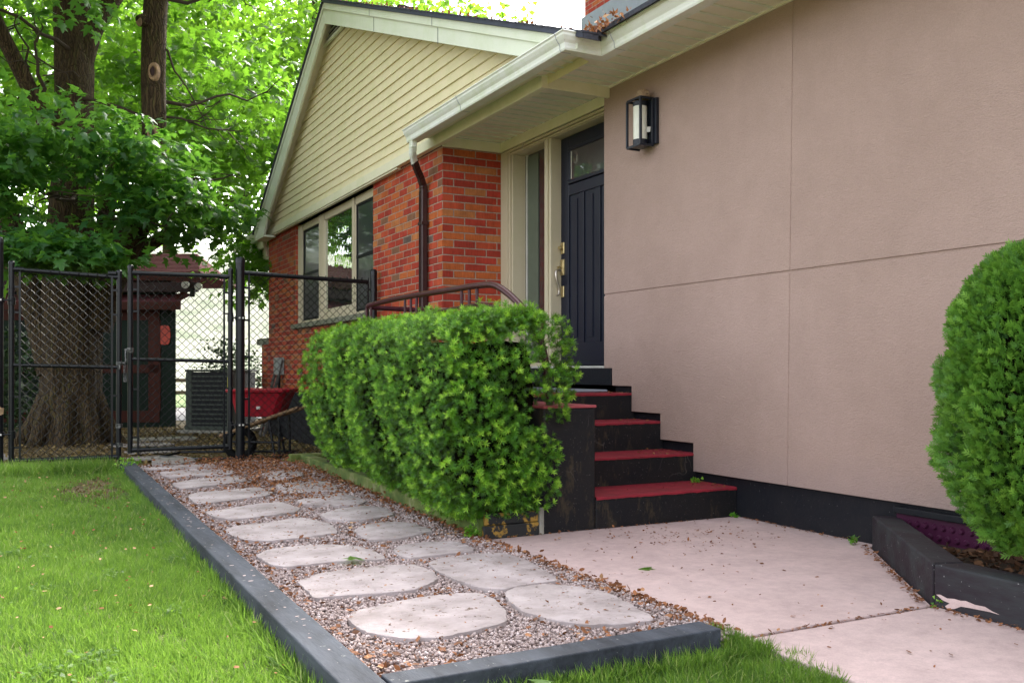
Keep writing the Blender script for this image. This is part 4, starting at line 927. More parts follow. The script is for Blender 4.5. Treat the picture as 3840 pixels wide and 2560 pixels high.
# clover and broad leaved weeds mixed into the lawn
n = 70; cx_ = rng.uniform(-.4, .72, n); cy_ = rng.uniform(2.0, 9.2, n)**1.0; x = np.repeat(cx_, 34)+rng.normal(0, .035, n*34); y = np.repeat(cy_, 34)+rng.normal(0, .045, n*34); k = (x < .74); x, y = x[k], y[k]
V, F, T = place(FT_*np.array([1.5, 1, 1]), FF_, np.stack([x, y, rng.uniform(-.012, .012, len(x))], 1), rnd(len(x))*np.array([1, 1, .2]), rnd(len(x))*.35+np.array([0, 0, 1.]), rng.uniform(.010, .019, len(x)), rng.uniform(0, .6, len(x)))
tag(npmesh('clover', V, F, 'grass', None, T), 'clover patches mixed into the front lawn', 'clover', kind='stuff')
for (x, y, z, s_, an, l) in ((2.52, 3.55, .006, .075, .4, 'green maple leaf fallen on the middle of the pink pavement'), (1.36, 4.18, .046, .10, 1.5, 'green maple leaf lying on the third flagstone'), (1.32, 2.3, .04, .07, 2.2, 'green maple leaf lying in the front lawn by the timber')):
    V, F, T = place(MT_, MF_, np.array([(x, y, z)]), np.array([(math.cos(an), math.sin(an), 0.)]), np.array([(.1, .1, 1.)]), s_, np.array([1.]))
    tag(npmesh('maple_leaf', V, F, 'maple', None, T), l, 'leaf', 'green maple leaves fallen on the ground')
# small weeds
def weed(x, y, z, r, h, n, label):
    C = np.stack([rng.normal(x, r*.5, n), rng.normal(y, r*.5, n), z+rng.uniform(0, h, n)], 1)
    V, F, T = place(FT_, FF_, C, rnd(n)+np.array([0, 0, .4]), rnd(n)*.5+np.array([0, 0, 1.]), rng.uniform(.012, .03, n), rng.uniform(.3, 1, n))
    tag(npmesh('weed', V, F, 'yew', None, T), label, 'weed', 'small weeds in the gaps of the paving')
weed(2.17, 4.64, 0, .05, .06, 160, 'small round green weed at the corner of the mossy curb')
weed(3.87, 3.56, 0, .018, .04, 30, 'tiny yellow green weed where the planter timber meets the foundation')
weed(3.88, 4.88, .19, .03, .015, 40, 'green weed sprouting at the back corner of the lowest red tread')
weed(3.92, 4.55, 0, .03, .015, 30, 'green weed at the foot of the lowest step by the foundation')
weed(3.16, 2.47, 0, .02, .04, 40, 'tiny weed at the corner joint of the two planter timbers')
weed(.8, 8.9, 0, .10, .14, 220, 'leafy weed beside the far end of the left timber')
weed(1.0, 10.1, -.08, .06, .10, 90, 'leafy weed behind the gap between the two gates')
weed(2.36, 9.3, 0, .08, .04, 90, 'small green weed at the far end of the mossy curb')

P = []
for i in range(60):
    a = 2*math.pi*i/60; rr = 1+.22*math.sin(a*3+1)+.16*math.sin(a*7)+.08*math.sin(a*13); P.append((min(.75, .46+.40*math.cos(a)*rr), 8.0+1.35*math.sin(a)*rr, -.026))
tag(MB().add(P, [tuple(range(40))]).build('bare_soil', 'backdirt'), kind='structure')
n = 900; x = np.clip(rng.normal(.46, .2, n), -.2, .74); y = rng.normal(8.05, .7, n); V, F, T = flakes(x, y, rng.uniform(-.024, -.008, n), .012, .035, .8)
tag(npmesh('fallen_leaves', V, F, 'backlitter', None, T), 'dry leaves on the bare earth in the lawn near the gate', 'fallen leaves', kind='stuff')
# ------------------------------------------------------------------ yew hedge
hedge = thing('yew_hedge', 'clipped bright green yew hedge with star shaped needle tufts beside the steps', 'hedge', (2.5, 6.7, .05))
def hedge_surface(n):
    t = rng.uniform(-.03, 1.03, n); a = rng.uniform(0, 1, n)        # along Y and around the profile
    return t, a
def hprof(t, ang):
    """t along 0..1 (near..far), ang 0..2pi around; superellipse section"""
    y = 4.57+t*3.77
    cx = 2.35+.29*t; zc = .68; hw = .42-.03*np.cos(t*6); hh = .56
    aa = np.linspace(0, 2*np.pi, 721); e = .34; cc = np.sign(np.cos(aa))*np.abs(np.cos(aa))**e; ss = np.sign(np.sin(aa))*np.abs(np.sin(aa))**e
    L_ = np.concatenate([[0], np.cumsum(np.hypot(np.diff(cc)*.5, np.diff(ss)*.56))]); L_ = L_/L_[-1]*2*np.pi
    ux = np.interp(np.mod(ang, 2*np.pi), L_, cc); uz = np.interp(np.mod(ang, 2*np.pi), L_, ss)
    wmul = 1-(.14+.22*t)*np.clip(-uz, 0, 1)**1.5
    b_ = .024*np.sin(y*4.1+np.sin(ang*2)*1.5)+.024*np.sin(y*9.3+ang*4+1+np.sin(y*3))+.022*np.sin(y*19+ang*11)
    notch = -.10*np.exp(-((y-6.75)/.22)**2)*(1+.2*uz)
    x = cx+ux*(hw+b_+notch)*wmul; z = zc+uz*(hh+b_*.45+notch*.35)-.02*np.sin(t*9)
    n_ = np.stack([ux*1.0/hw, np.zeros_like(ux), uz*1.0/hh], 1)
    return x, y, z, n_
def sprigs(C, Nn, size, m, parent, name, tint, nneed=15):
    # star-like shoots: needles round an axis
    n = len(C); ax = norm(Nn)
    ea = norm(np.cross(ax, rnd(n))); eb = np.cross(ax, ea)
    Vs, Fs, Ts = [], [], []; T = np.array([(-.045, 0, 0), (.045, 0, 0), (.062, .55, .03), (0, 1, 0), (-.062, .55, .03)])
    for k in range(nneed):
        a = 2*np.pi*k/nneed*2.4+rng.uniform(-.2, .2, n); lift = rng.uniform(.35, .95, n)*(1.0 if k < nneed-2 else 2.4)
        d = ea*np.cos(a)[:, None]+eb*np.sin(a)[:, None]+ax*lift[:, None]
        st_ = C+ax*(size*(-.1+.55*(k/nneed)))[:, None] if not np.isscalar(size) else C+ax*size*(-.1+.55*k/nneed)
        V, F, tt = place(T, np.array([(0, 1, 2, 3, 4)]), st_, d, ax+rnd(n)*.15, size*rng.uniform(.75, 1.1, n)*(1-.25*k/nneed), np.clip(tint+rng.normal(0, .09, n), 0, 1))
        Vs.append(V); Fs.append(F); Ts.append(tt)
    o = 0; FF2 = []
    for V, F in zip(Vs, Fs): FF2.append(F+o); o += len(V)
    return npmesh(name, np.concatenate(Vs), np.concatenate(FF2), m, parent, np.concatenate(Ts))
Cl, Nl, Tl = [], [], []
# long sides, top
n = 18500; t = rng.uniform(0, 1, n)**1.25; ang = rng.uniform(-.5*np.pi, 1.5*np.pi, n)
ang = np.where(rng.uniform(0, 1, n) < .78, rng.uniform(.30*np.pi, 1.38*np.pi, n), ang)
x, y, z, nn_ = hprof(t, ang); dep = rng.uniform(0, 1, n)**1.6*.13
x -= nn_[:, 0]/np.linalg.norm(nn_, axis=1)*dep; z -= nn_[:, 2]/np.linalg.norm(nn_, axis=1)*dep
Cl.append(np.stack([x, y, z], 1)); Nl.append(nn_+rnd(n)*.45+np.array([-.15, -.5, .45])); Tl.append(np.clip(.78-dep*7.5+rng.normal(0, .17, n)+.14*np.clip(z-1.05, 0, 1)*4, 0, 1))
# near and far ends
for sgn, n in ((-1, 3700), (1, 900)):
    a_ = rng.uniform(0, 2*np.pi, n); r = np.sqrt(rng.uniform(0, 1, n)); x0, y0, z0, n0 = hprof(np.full(n, 0. if sgn < 0 else 1.), a_)
    cx, cz = 2.35 if sgn < 0 else 2.64, .68
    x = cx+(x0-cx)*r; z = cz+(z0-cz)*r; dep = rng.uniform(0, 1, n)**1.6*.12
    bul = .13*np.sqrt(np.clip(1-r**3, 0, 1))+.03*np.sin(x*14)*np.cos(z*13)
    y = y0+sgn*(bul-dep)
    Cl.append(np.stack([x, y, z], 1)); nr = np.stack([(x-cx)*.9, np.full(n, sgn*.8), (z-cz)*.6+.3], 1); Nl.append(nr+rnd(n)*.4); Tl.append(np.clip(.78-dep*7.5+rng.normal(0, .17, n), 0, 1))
Ch = np.concatenate(Cl); Nh = np.concatenate(Nl); Th = np.concatenate(Tl)
# loose upright shoots along the top
n = 700; t = rng.uniform(0, 1, n); x, y, z, nn_ = hprof(t, rng.uniform(.35*np.pi, .72*np.pi, n))
Ch = np.concatenate([Ch, np.stack([x, y, z+rng.uniform(.0, .04, n)], 1)]); Nh = np.concatenate([Nh, rnd(n)*.25+np.array([0, 0, 1.])]); Th = np.concatenate([Th, rng.uniform(.75, 1, n)])
k = (Ch[:, 2] > .07) & ~((Ch[:, 0] > 2.56) & (Ch[:, 2] < .76) & (Ch[:, 1] > 4.545))
# ragged holes
hole = (np.sin(Ch[:, 1]*9.3+Ch[:, 2]*6)*np.sin(Ch[:, 2]*11+Ch[:, 1]*4+Ch[:, 0]*8)) > .55
k &= ~(hole & (Ch[:, 2] < 1.0) & (rng.uniform(0, 1, len(Ch)) < .85))
fz = np.sin(Ch[:, 1]*57+Ch[:, 2]*31)+np.sin(Ch[:, 2]*63-Ch[:, 0]*40)+np.sin(Ch[:, 0]*71+Ch[:, 1]*38)
k &= ~((fz < -.30) & (Th > .35) & (Ch[:, 2] < 1.17) & (rng.uniform(0, 1, len(Ch)) < .85))
Th = np.where(fz < .25, Th*.62, np.clip(Th*1.12, 0, 1))  # tint darkened between clumps to paint in deeper shaded gaps
Ch, Nh, Th = Ch[k], norm(Nh[k]), Th[k]
sz = .031*(1+.05*(Ch[:, 1]-4.5))*rng.uniform(.75, 1.2, len(Ch))
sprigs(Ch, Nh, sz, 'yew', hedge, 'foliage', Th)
# solid inner foliage core, coloured near black for the shade inside the hedge
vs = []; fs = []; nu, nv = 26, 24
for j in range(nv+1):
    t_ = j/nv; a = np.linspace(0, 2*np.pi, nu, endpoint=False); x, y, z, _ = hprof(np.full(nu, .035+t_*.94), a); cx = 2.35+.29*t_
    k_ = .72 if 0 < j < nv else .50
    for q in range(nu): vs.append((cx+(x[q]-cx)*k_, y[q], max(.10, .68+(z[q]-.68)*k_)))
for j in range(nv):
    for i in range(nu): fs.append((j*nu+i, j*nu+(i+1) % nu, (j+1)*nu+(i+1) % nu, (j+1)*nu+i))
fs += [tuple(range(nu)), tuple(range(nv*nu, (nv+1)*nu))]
MB().add(vs, fs).build('shaded_core', 'yewin', hedge)
for i in range(8):
    b = MB(); y = 4.7+i*.5; b.tube([(2.45, y, .04), (2.45+random.uniform(-.1, .1), y+random.uniform(-.1, .1), .35), (2.4+random.uniform(-.2, .2), y, .7)], [.03, .02, .01], 7)
    b.build('stem', 'twig', hedge)

# ------------------------------------------------------------------ cedar shrub
ced = thing('cedar_shrub', 'rounded green cedar shrub growing in the black planter at the right edge', 'shrub', (3.40, 2.12, .08))
n = 27000; d = norm(rnd(n)); d[:, 2] = np.abs(d[:, 2])*np.where(rng.uniform(0, 1, n) < .42, -.95, 1); 
def cedr(d):
    s_ = d[:, 2]; zz = .80+s_*.60; hr = .385*np.sqrt(np.clip(1-np.abs(s_)**2.6, 0, 1))+.02
    az = np.arctan2(d[:, 1], d[:, 0]); hr = hr*(1+.07*np.sin(az*5+zz*6)+.05*np.sin(az*11-zz*9)+.04*np.sin(zz*23+az*3))
    return np.stack([3.40+np.cos(az)*hr, 2.12+np.sin(az)*hr, zz], 1), np.stack([np.cos(az), np.sin(az), s_*.7], 1)
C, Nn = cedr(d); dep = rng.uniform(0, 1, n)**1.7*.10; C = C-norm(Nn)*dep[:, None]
k = C[:, 2] > .16
C, Nn, dep = C[k], Nn[k], dep[k]; n = len(C)
FAN = []; FF = []
for i, (an, l, o) in enumerate([(-.95, .45, .25), (.95, .45, .25), (-.75, .52, .45), (.75, .52, .45), (-.5, .5, .65), (.5, .5, .65), (0, 1.05, 0)]):
    dx, dy = math.sin(an), math.cos(an); px_, py_ = dy, -dx; w_ = .062; bx_, by_ = 0, o
    bi = len(FAN); FAN += [(bx_-px_*w_*.6, by_-py_*w_*.6, 0), (bx_+px_*w_*.6, by_+py_*w_*.6, 0), (bx_+dx*l*.6+px_*w_, by_+dy*l*.6+py_*w_, .03), (bx_+dx*l, by_+dy*l, .0), (bx_+dx*l*.6-px_*w_, by_+dy*l*.6-py_*w_, .03)]; FF.append(tuple(range(bi, bi+5)))
sd_ = norm(Nn*np.array([1, 1, .4])+rnd(n)*.40+np.array([0, 0, .55])); nfan = norm(np.cross(sd_, rnd(n)*.6+np.array([0, 0, 1.])))
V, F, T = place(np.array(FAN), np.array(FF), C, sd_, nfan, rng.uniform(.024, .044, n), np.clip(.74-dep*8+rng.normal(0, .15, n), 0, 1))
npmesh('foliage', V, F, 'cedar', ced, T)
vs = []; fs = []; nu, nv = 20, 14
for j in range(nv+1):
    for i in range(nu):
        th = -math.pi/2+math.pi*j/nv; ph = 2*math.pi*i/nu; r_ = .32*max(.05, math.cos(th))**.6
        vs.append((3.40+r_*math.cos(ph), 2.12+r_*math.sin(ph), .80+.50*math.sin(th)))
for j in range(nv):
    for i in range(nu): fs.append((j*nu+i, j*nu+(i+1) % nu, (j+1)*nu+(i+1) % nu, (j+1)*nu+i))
MB().add(vs, fs).build('shaded_core', 'yewin', ced)  # solid core, near black in place of the shade inside the shrub
MB().tube([(3.40, 2.12, .05), (3.40, 2.12, .4)], [.03, .025], 8).build('stem', 'twig', ced)

# ------------------------------------------------------------------ chain link fence (line Y = 9.72)
FY = 9.72
def mesh_wire(x0, x1, z0f, z1f, y, parent, spikes=True):
    b = MB(); wd = .079; hw = wd/2; hh = .0385; n = int((x1-x0)/hw); hw = (x1-x0)/n
    for i in range(n):
        xa, xb = x0+i*hw, x0+(i+1)*hw; zb, zt = z0f, z1f
        m_ = int((zt-zb)/hh); pts = []
        for k in range(m_+1):
            xx = xa if (k+i) % 2 == 0 else xb; xx += (.0025 if (k+i) % 2 == 0 else -.0025)
            pts.append((xx, y+(.003 if (k % 2) else -.003), zb+k*hh+random.uniform(-.001, .001)))
        if spikes: pts.append((pts[-1][0]+random.uniform(-.008, .008), y, pts[-1][2]+.02))
        b.tube(pts, .0038, 4, cap=False)
    return b.build('wire_mesh', 'wire', parent)
def pipe(p0, p1, r, name, parent, m='vinylblack', n=14): return MB().tube([p0, p1], r, n).build(name, m, parent, smooth=True)
def cap(x, y, z, r, parent, name='post_cap'):
    return MB().tube([(x, y, z-.02), (x, y, z), (x, y, z+.008), (x, y, z+.014)], [r*1.12, r*1.12, r*.9, r*.3], 14).build(name, 'vinylblack', parent, smooth=True)
def band(x, y, z, r, x2, parent):
    return MB().tube([(x, y, z-.011), (x, y, z+.011)], r+.004, 12).box(min(x, x2), max(x, x2), y-.016, y-.008, z-.009, z+.009).build('tension_band', 'vinylblack', parent)
def gate(xl, xr, zb, ztl, ztr, zsl, zsr, zm, y, label, g_):
    g = thing('chain_link_gate', label, 'gate', ((xl+xr)/2, y, 0), g_)
    pipe((xl-.004, y, zb-.03), (xl, y, zsl), .024, 'stile', g); pipe((xr-.006, y, zb-.03), (xr, y, zsr), .024, 'stile', g)
    cap(xl, y, zsl, .024, g); cap(xr, y, zsr, .024, g)
    pipe((xl, y, ztl), (xr, y, ztr), .021, 'top_rail', g); pipe((xl, y, zm+.01), (xr, y, zm-.01), .018, 'mid_rail', g); pipe((xl, y, zb), (xr, y, zb), .021, 'bottom_rail', g)
    mesh_wire(xl+.07, xr-.07, zb-.045, (ztl+ztr)/2+.012, y-.02, g)
    for x, o in ((xl+.066, 1), (xr-.066, -1)):
        MB().box(x-.009, x+.009, y-.024, y-.012, zb-.05, ztl-.02).build('tension_bar', 'vinylblack', g)
        for z in (ztl-.16, (ztl+zm)/2+.05, zm-.28, zb+.12): band(xl if o > 0 else xr, y, z, .024, x, g)
    for z in (ztl, zb):
        for x in (xl, xr): MB().tube([(x-.03 if x == xr else x+.018, y, z), (x-.10 if x == xr else x+.10, y, z)], [.025, .024], 12).build('rail_cup', 'vinylblack', g, smooth=True)
    return g
GG = 'black chain link gates'
gl = gate(-.10, .81, .085, 1.835, 1.80, 1.90, 1.86, .95, FY, 'left black chain link gate in front of the maple trunk', GG)
gr = gate(.91, 1.85, .145, 1.85, 1.857, 1.915, 1.93, 1.01, FY, 'right black chain link gate in front of the shed and air conditioner', GG)
pipe((.81, FY, .3), (.81, FY, .02), .014, 'drop_rod', gl); MB().tube([(.81, FY, .36), (.81, FY, .40)], .032, 12).build('drop_rod_clamp', 'steel', gl); MB().tube([(.81, FY, .18), (.81, FY, .22)], .032, 12).build('drop_rod_clamp', 'steel', gl)
MB().box(.80, .870, FY-.045, FY-.03, .975, .99).tube([(.81, FY, .96), (.81, FY, .995)], .028, 12).box(.803, .818, FY-.04, FY-.025, .92, .99).build('latch_fork', 'steel', gl, bevel=.003)
MB().tube([(.91, FY, 1.08), (.91, FY, 1.13)], .031, 12).box(.852, .905, FY-.045, FY-.025, 1.095, 1.118).tube([(.862, FY-.045, 1.10), (.862, FY-.05, 1.04), (.866, FY-.05, .99)], [.007, .010, .012], 10).build('latch', 'steel', gr, bevel=.002)
pl = thing('padlock', 'small silver padlock hanging from the gate latch', 'padlock', (.858, FY-.05, .85))
MB().box(.842, .872, FY-.06, FY-.04, .80, .845).build('lock_body', 'steel', pl, bevel=.004)
MB().tube([(.849, FY-.05, .84), (.849, FY-.05, .96), (.857, FY-.05, .975), (.865, FY-.05, .96), (.865, FY-.05, .84)], .0045, 8).build('shackle', 'steel', pl, smooth=True)
def post(x, r, h, label, y=FY):
    p = thing('fence_post', label, 'fence post', (x, y, 0), 'black round fence posts')
    pipe((x, y, -.09), (x, y, h-.05), r, 'post', p, n=20)
    MB().tube([(x, y, h-.06), (x, y, h-.02), (x, y, h), (x, y, h+.006)], [r*1.06, r*1.06, r*.8, r*.2], 20).build('post_cap', 'vinylblack', p, smooth=True); return p
def hinge(p, x, xg, z, y=FY):
    MB().tube([(x, y, z-.022), (x, y, z+.022)], abs(.05), 14).tube([(min(x, xg), y-.03, z), (max(x, xg), y-.03, z)], .008, 8).tube([(xg, y, z-.04), (xg, y, z+.03)], .032, 12).build('hinge', 'vinylblack', p, bevel=.002)
    MB().box(x-.025, x-.010, y-.062, y-.048, z-.008, z+.008).box(x+.010, x+.025, y-.062, y-.048, z-.008, z+.008).build('bolt', 'white', p)
p1 = post(-.205, .040, 2.12, 'black fence post at the left edge beside the left gate'); hinge(p1, -.205, -.10, 1.55); hinge(p1, -.205, -.10, .33)
p2 = post(1.945, .045, 2.055, 'thick black fence post between the right gate and the fence panel'); hinge(p2, 1.945, 1.85, 1.44); hinge(p2, 1.945, 1.85, .36)
p3 = post(3.36, .038, 2.0, 'black fence post against the brick wall beside the window')
band(3.36, FY, 1.78, .038, 3.29, p3)
fp = thing('chain_link_fence', 'black chain link fence panel between the thick post and the brick wall', 'fence', (2.65, FY, 0))
pipe((1.98, FY, 1.90), (3.30, FY, 1.862), .023, 'top_rail', fp)
mesh_wire(2.03, 3.30, .04, 1.905, FY-.02, fp)
MB().box(2.02, 2.038, FY-.026, FY-.012, .03, 1.88).build('tension_bar', 'vinylblack', fp); MB().box(3.285, 3.30, FY-.026, FY-.012, .03, 1.84).build('tension_bar', 'vinylblack', fp)
for z in (1.75, 1.42, 1.05, .62, .36): MB().box(1.96, 2.03, FY-.02, FY-.01, z-.01, z+.01).build('tension_band', 'vinylblack', fp)
tag(MB().add([(-.20, FY-.048, .50), (-.165, FY-.055, .52), (-.16, FY-.05, .57), (-.185, FY-.06, .575), (-.205, FY-.048, .60), (-.21, FY-.046, .54)], [(0, 1, 2, 3, 4, 5)]).build('dead_leaf', 'cutwood'), 'orange brown dead leaf caught on the leftmost fence post', 'leaf')

# ------------------------------------------------------------------ shed
Fd_ = Vector((math.sin(R(27.456)), math.cos(R(27.456)), 0)); Rt = Vector((math.cos(R(27.456)), -math.sin(R(27.456)), 0))
def cw(xc, zc, z): p = Rt*xc+Fd_*zc; return (p.x, p.y, z)
shed = thing('garden_shed', 'dark green garden shed with brown trim and a maroon shingled roof behind the gates', 'shed', cw(-7.0, 17.2, -.09))
def sbox(x0, x1, d0, d1, z0, z1, name, m, parent=shed, bev=0):
    b = MB(); c = [cw(x0, d0, 0), cw(x1, d0, 0), cw(x1, d1, 0), cw(x0, d1, 0)]
    b.prism([(p[0], p[1]) for p in c], z0, z1, 'z'); return b.build(name, m, parent, bevel=bev)
S0 = 16.4
b = MB(); b.prism([cw(-8.9, S0, 0)[:2], cw(-5.87, S0, 0)[:2], cw(-6.72, S0+2.2, 0)[:2], cw(-9.8, S0+2.2, 0)[:2]], -.09, 2.35, 'z'); b.build('wall', 'shedg', shed)
for (a, c, z0, z1) in ((-8.9, -6.15, 0, .20), (-8.9, -6.15, 1.78, 1.95), (-6.34, -6.13, .2, 1.78), (-7.5, -7.3, .2, 1.78), (-8.9, -6.15, .86, 1.0)): sbox(a, c, S0-.03, S0-.002, z0, z1, 'trim_board', 'shedr')
b = MB()                                         # skirt roof
z0, z1 = 2.085, 2.25
b.add([cw(-8.9, S0-.35, z0), cw(-5.68, S0-.35, z0), cw(-5.55, S0+.05, z1), cw(-8.9, S0+.05, z1), cw(-8.9, S0-.35, z0-.03), cw(-5.68, S0-.35, z0-.03)], [(0, 1, 2, 3), (0, 4, 5, 1)]); b.build('skirt_roof', 'backlitter' if False else 'shingled', shed)
sbox(-8.9, -5.66, S0-.37, S0-.34, 1.94, 2.075, 'fascia_board', 'shedr'); sbox(-8.9, -5.95, S0-.02, S0+.3, 2.28, 2.47, 'upper_wall', 'shedd')
V = []; b = MB(); e0, e1 = S0-.45, S0+.75
b.add([cw(-8.9, e0, 2.57), cw(-5.30, e0, 2.57), cw(-5.75, e1, 3.03), cw(-8.9, e1, 3.03), cw(-8.9, e1+1.2, 2.5), cw(-5.30, e1+1.2, 2.5)], [(0, 1, 2, 3), (3, 2, 5, 4), (1, 5, 2)])
mr = b.build('roof', 'shingled', shed)
b = MB()
for i in range(14):
    t_ = i/14; yy = e0+(e1-e0)*t_; zz = 2.57+.46*t_; b.add([cw(-8.9, yy-.01, zz-.004), cw(-5.30-.45*t_, yy-.01, zz-.004), cw(-5.30-.45*t_, yy-.01, zz+.010), cw(-8.9, yy-.01, zz+.010), cw(-5.30-.45*t_, yy+.07, zz+.028), cw(-8.9, yy+.07, zz+.028)], [(0, 1, 2, 3), (3, 2, 4, 5)])
b.build('shingle_course', 'shingled', mr)
sbox(-8.9, -5.28, e0-.03, e0-.002, 2.43, 2.568, 'fascia_board', 'shedr')
sbox(-8.9, -5.35, e0, e0+.1, 2.24, 2.40, 'beam', 'shedd')
b = MB(); b.tube([cw(-5.45, e0+.06, 2.42), cw(-5.90, e0+.3, 1.96)], .05, 6); b.build('brace', 'shedr', shed)
fl = thing('flood_light', 'twin white flood light mounted under the right end of the shed eave', 'flood light', cw(-5.32, e0-.05, 2.30))
MB().tube([cw(-5.50, e0-.06, 2.36), cw(-5.50, e0-.16, 2.34)], [.05, .062], 14).build('lamp_head', 'white', fl, smooth=True); MB().tube([cw(-5.28, e0-.06, 2.33), cw(-5.28, e0-.16, 2.31)], [.05, .062], 14).build('lamp_head', 'white', fl, smooth=True)
MB().tube([cw(-5.40, e0-.05, 2.28), cw(-5.40, e0-.09, 2.16)], .045, 10).build('sensor', 'acd', fl)
sx, sz0, sz1, sw = -5.97-.09, 1.36, 1.68, .085
pts = []
for i in range(24):
    a = 2*math.pi*i/24; ux = math.copysign(abs(math.cos(a))**.5, math.cos(a)); uz = math.copysign(abs(math.sin(a))**.75, math.sin(a)); pts.append((ux, uz))
b = MB(); c_ = [cw(sx+u*sw*1.15, S0-.025, 1.52+v_*.17) for u, v_ in pts]+[cw(sx+u*sw*1.15, S0-.003, 1.52+v_*.17) for u, v_ in pts]
b.add(c_, [tuple(range(24)), tuple(range(47, 23, -1))]+[(i, 24+i, 24+(i+1) % 24, (i+1) % 24) for i in range(24)])
tag(b.build('oval_sign', 'sign'), 'rounded orange red plaque on the dark green corner of the shed', 'sign')

# air conditioner
ac = thing('air_conditioner', 'grey outdoor air conditioner condenser with louvred sides beside the shed', 'air conditioner', cw(-4.75, 15.2, -.09))
ang = R(12)
def abox(x0, x1, d0, d1, z0, z1, name, m, parent=ac, bev=0):
    b = MB(); cs = []
    for (x, d) in ((x0, d0), (x1, d0), (x1, d1), (x0, d1)):
        xr = x*math.cos(ang)+d*math.sin(ang); dr = -x*math.sin(ang)+d*math.cos(ang); p = cw(-5.15+xr, 14.85+dr, 0); cs.append((p[0], p[1]))
    b.prism(cs, z0, z1, 'z'); return b.build(name, m, parent, bevel=bev)
abox(0, .78, 0, .78, .0, .88, 'coil_core', 'acd')
abox(-.012, .10, -.012, .10, -.0, .885, 'corner_post', 'acg', bev=.02); abox(.70, .80, -.012, .10, 0, .885, 'corner_post', 'acg', bev=.02); abox(-.012, .10, .69, .80, 0, .885, 'corner_post', 'acg', bev=.02)
abox(-.02, .81, -.02, .81, .885, .92, 'top_cover', 'acg', bev=.01); abox(-.02, .81, -.02, .81, -.03, .03, 'base_pan', 'acg', bev=.01)
lv = MB()
for i in range(11):
    z = .06+i*.074
    for (x0, x1, d0, d1) in ((.10, .70, -.014, -.001), (-.014, -.001, .10, .70)):
        cs = []
        for (x, d) in ((x0, d0), (x1, d0), (x1, d1), (x0, d1)):
            xr = x*math.cos(ang)+d*math.sin(ang); dr = -x*math.sin(ang)+d*math.cos(ang); p = cw(-5.15+xr, 14.85+dr, 0); cs.append((p[0], p[1]))
        lv.prism(cs, z, z+.022, 'z')
lv.build('louvre', 'acg', ac)
abox(.72, .79, -.018, -.0125, .62, .80, 'label', 'yellow')
abox(-.12, .95, -.1, .95, -.12, -.031, 'concrete_pad', 'greyc', bev=.02)

# wheelbarrow
wb = thing('wheelbarrow', 'wheelbarrow with a bright red tub parked behind the fence panel', 'wheelbarrow', cw(-2.75, 10.55, -.09))
def wp(a, d, z): return cw(-2.80+a, 10.55+d, z)
b = MB(); rings = [(-.25, .22, .22, .40), (-.28, .27, .25, .55), (-.31, .32, .28, .665), (-.34, .355, .31, .670), (-.345, .36, .315, .70), (-.33, .345, .29, .708), (-.29, .30, .25, .68), (-.22, .20, .2, .43)]
vs = []; fs = []
for (a0, a1, dd, z) in rings:
    for (a, d) in ((a0+.06, -dd), (a1-.06, -dd), (a1, -dd+.06), (a1, dd-.06), (a1-.06, dd), (a0+.06, dd), (a0, dd-.06), (a0, -dd+.06)): vs.append(wp(a, d, z))
nr = len(rings)
for r_ in range(nr-1):
    for k in range(8): fs.append((r_*8+k, r_*8+(k+1) % 8, (r_+1)*8+(k+1) % 8, (r_+1)*8+k))
fs += [tuple(reversed(range(8))), tuple(range((nr-1)*8, nr*8))]
MB().add(vs, fs).build('tub', 'tub', wb, bevel=.006)
MB().obox(wp(.02, -.262, .50), Rt, (0, 0, 1), Fd_, .02, .015, .002).build('tub_label', 'white', wb)
for s_ in (-1, 1):
    MB().tube([wp(-.45, s_*.10, .18), wp(.05, s_*.2, .36), wp(.46, s_*.27, .50)], [.02, .022, .022], 10).build('handle', 'wood', wb, smooth=True)
    lg = MB().tube([wp(.12, s_*.2, .38), wp(.20, s_*.24, -.08)], .014, 8).tube([wp(.24, s_*.24, .40), wp(.25, s_*.24, -.08), wp(.15, s_*.24, -.08)], .014, 8); lg.build('leg', 'vinylblack', wb)
MB().tube([wp(.2, -.24, .12), wp(.2, .24, .12)], .012, 8).tube([wp(-.3, -.15, .12), wp(.25, -.24, .12)], .012, 8).build('brace', 'vinylblack', wb)
whl = []
for k in range(25): a = 2*math.pi*k/24; whl.append(wp(-.27+.15*math.cos(a), 0.05, .09+.15*math.sin(a)))
wh = MB().tube(whl, .045, 10, cap=False).build('wheel', 'tyre', wb, smooth=True)
MB().tube([wp(-.27, 0, .09), wp(-.27, .10, .09)], .05, 12).build('hub', 'tyre', wh)
# black low frame lying behind the gate
fr = thing('metal_stand', 'low black metal stand lying on the dirt behind the right gate', 'stand', cw(-2.9, 10.9, -.09))
MB().tube([cw(-3.95, 10.55, -.06), cw(-3.80, 10.8, -.03), cw(-2.5, 10.85, -.02)], .014, 8).tube([cw(-3.95, 10.55, -.06), cw(-3.4, 10.2, -.05), cw(-2.6, 10.25, -.05)], .014, 8).build('rail', 'vinylblack', fr)
MB().tube([cw(-2.6, 10.25, -.05), cw(-2.5, 10.85, -.02)], .014, 8).build('cross_bar', 'vinylblack', fr)
# boards leaning against the brick wall
for (y0, l) in ((14.35, 'weathered dark board leaning on the brick wall, the left of the pair'), (14.1, 'dark board leaning on brick beside the grey box, right one of the pair')):
    a_ = Vector((3.16, y0, -.08)); c_ = Vector((3.40, y0-.15, 1.06)); dz_ = (c_-a_).normalized(); dy_ = Vector((0, 1, 0)); dx_ = dy_.cross(dz_).normalized(); dy_ = dz_.cross(dx_)
    tag(MB().obox((a_+c_)/2, dx_, dy_, dz_, .012, .05, (c_-a_).length/2).build('leaning_board', 'board', bevel=.003), l, 'board', 'old boards leaning on the brick wall')
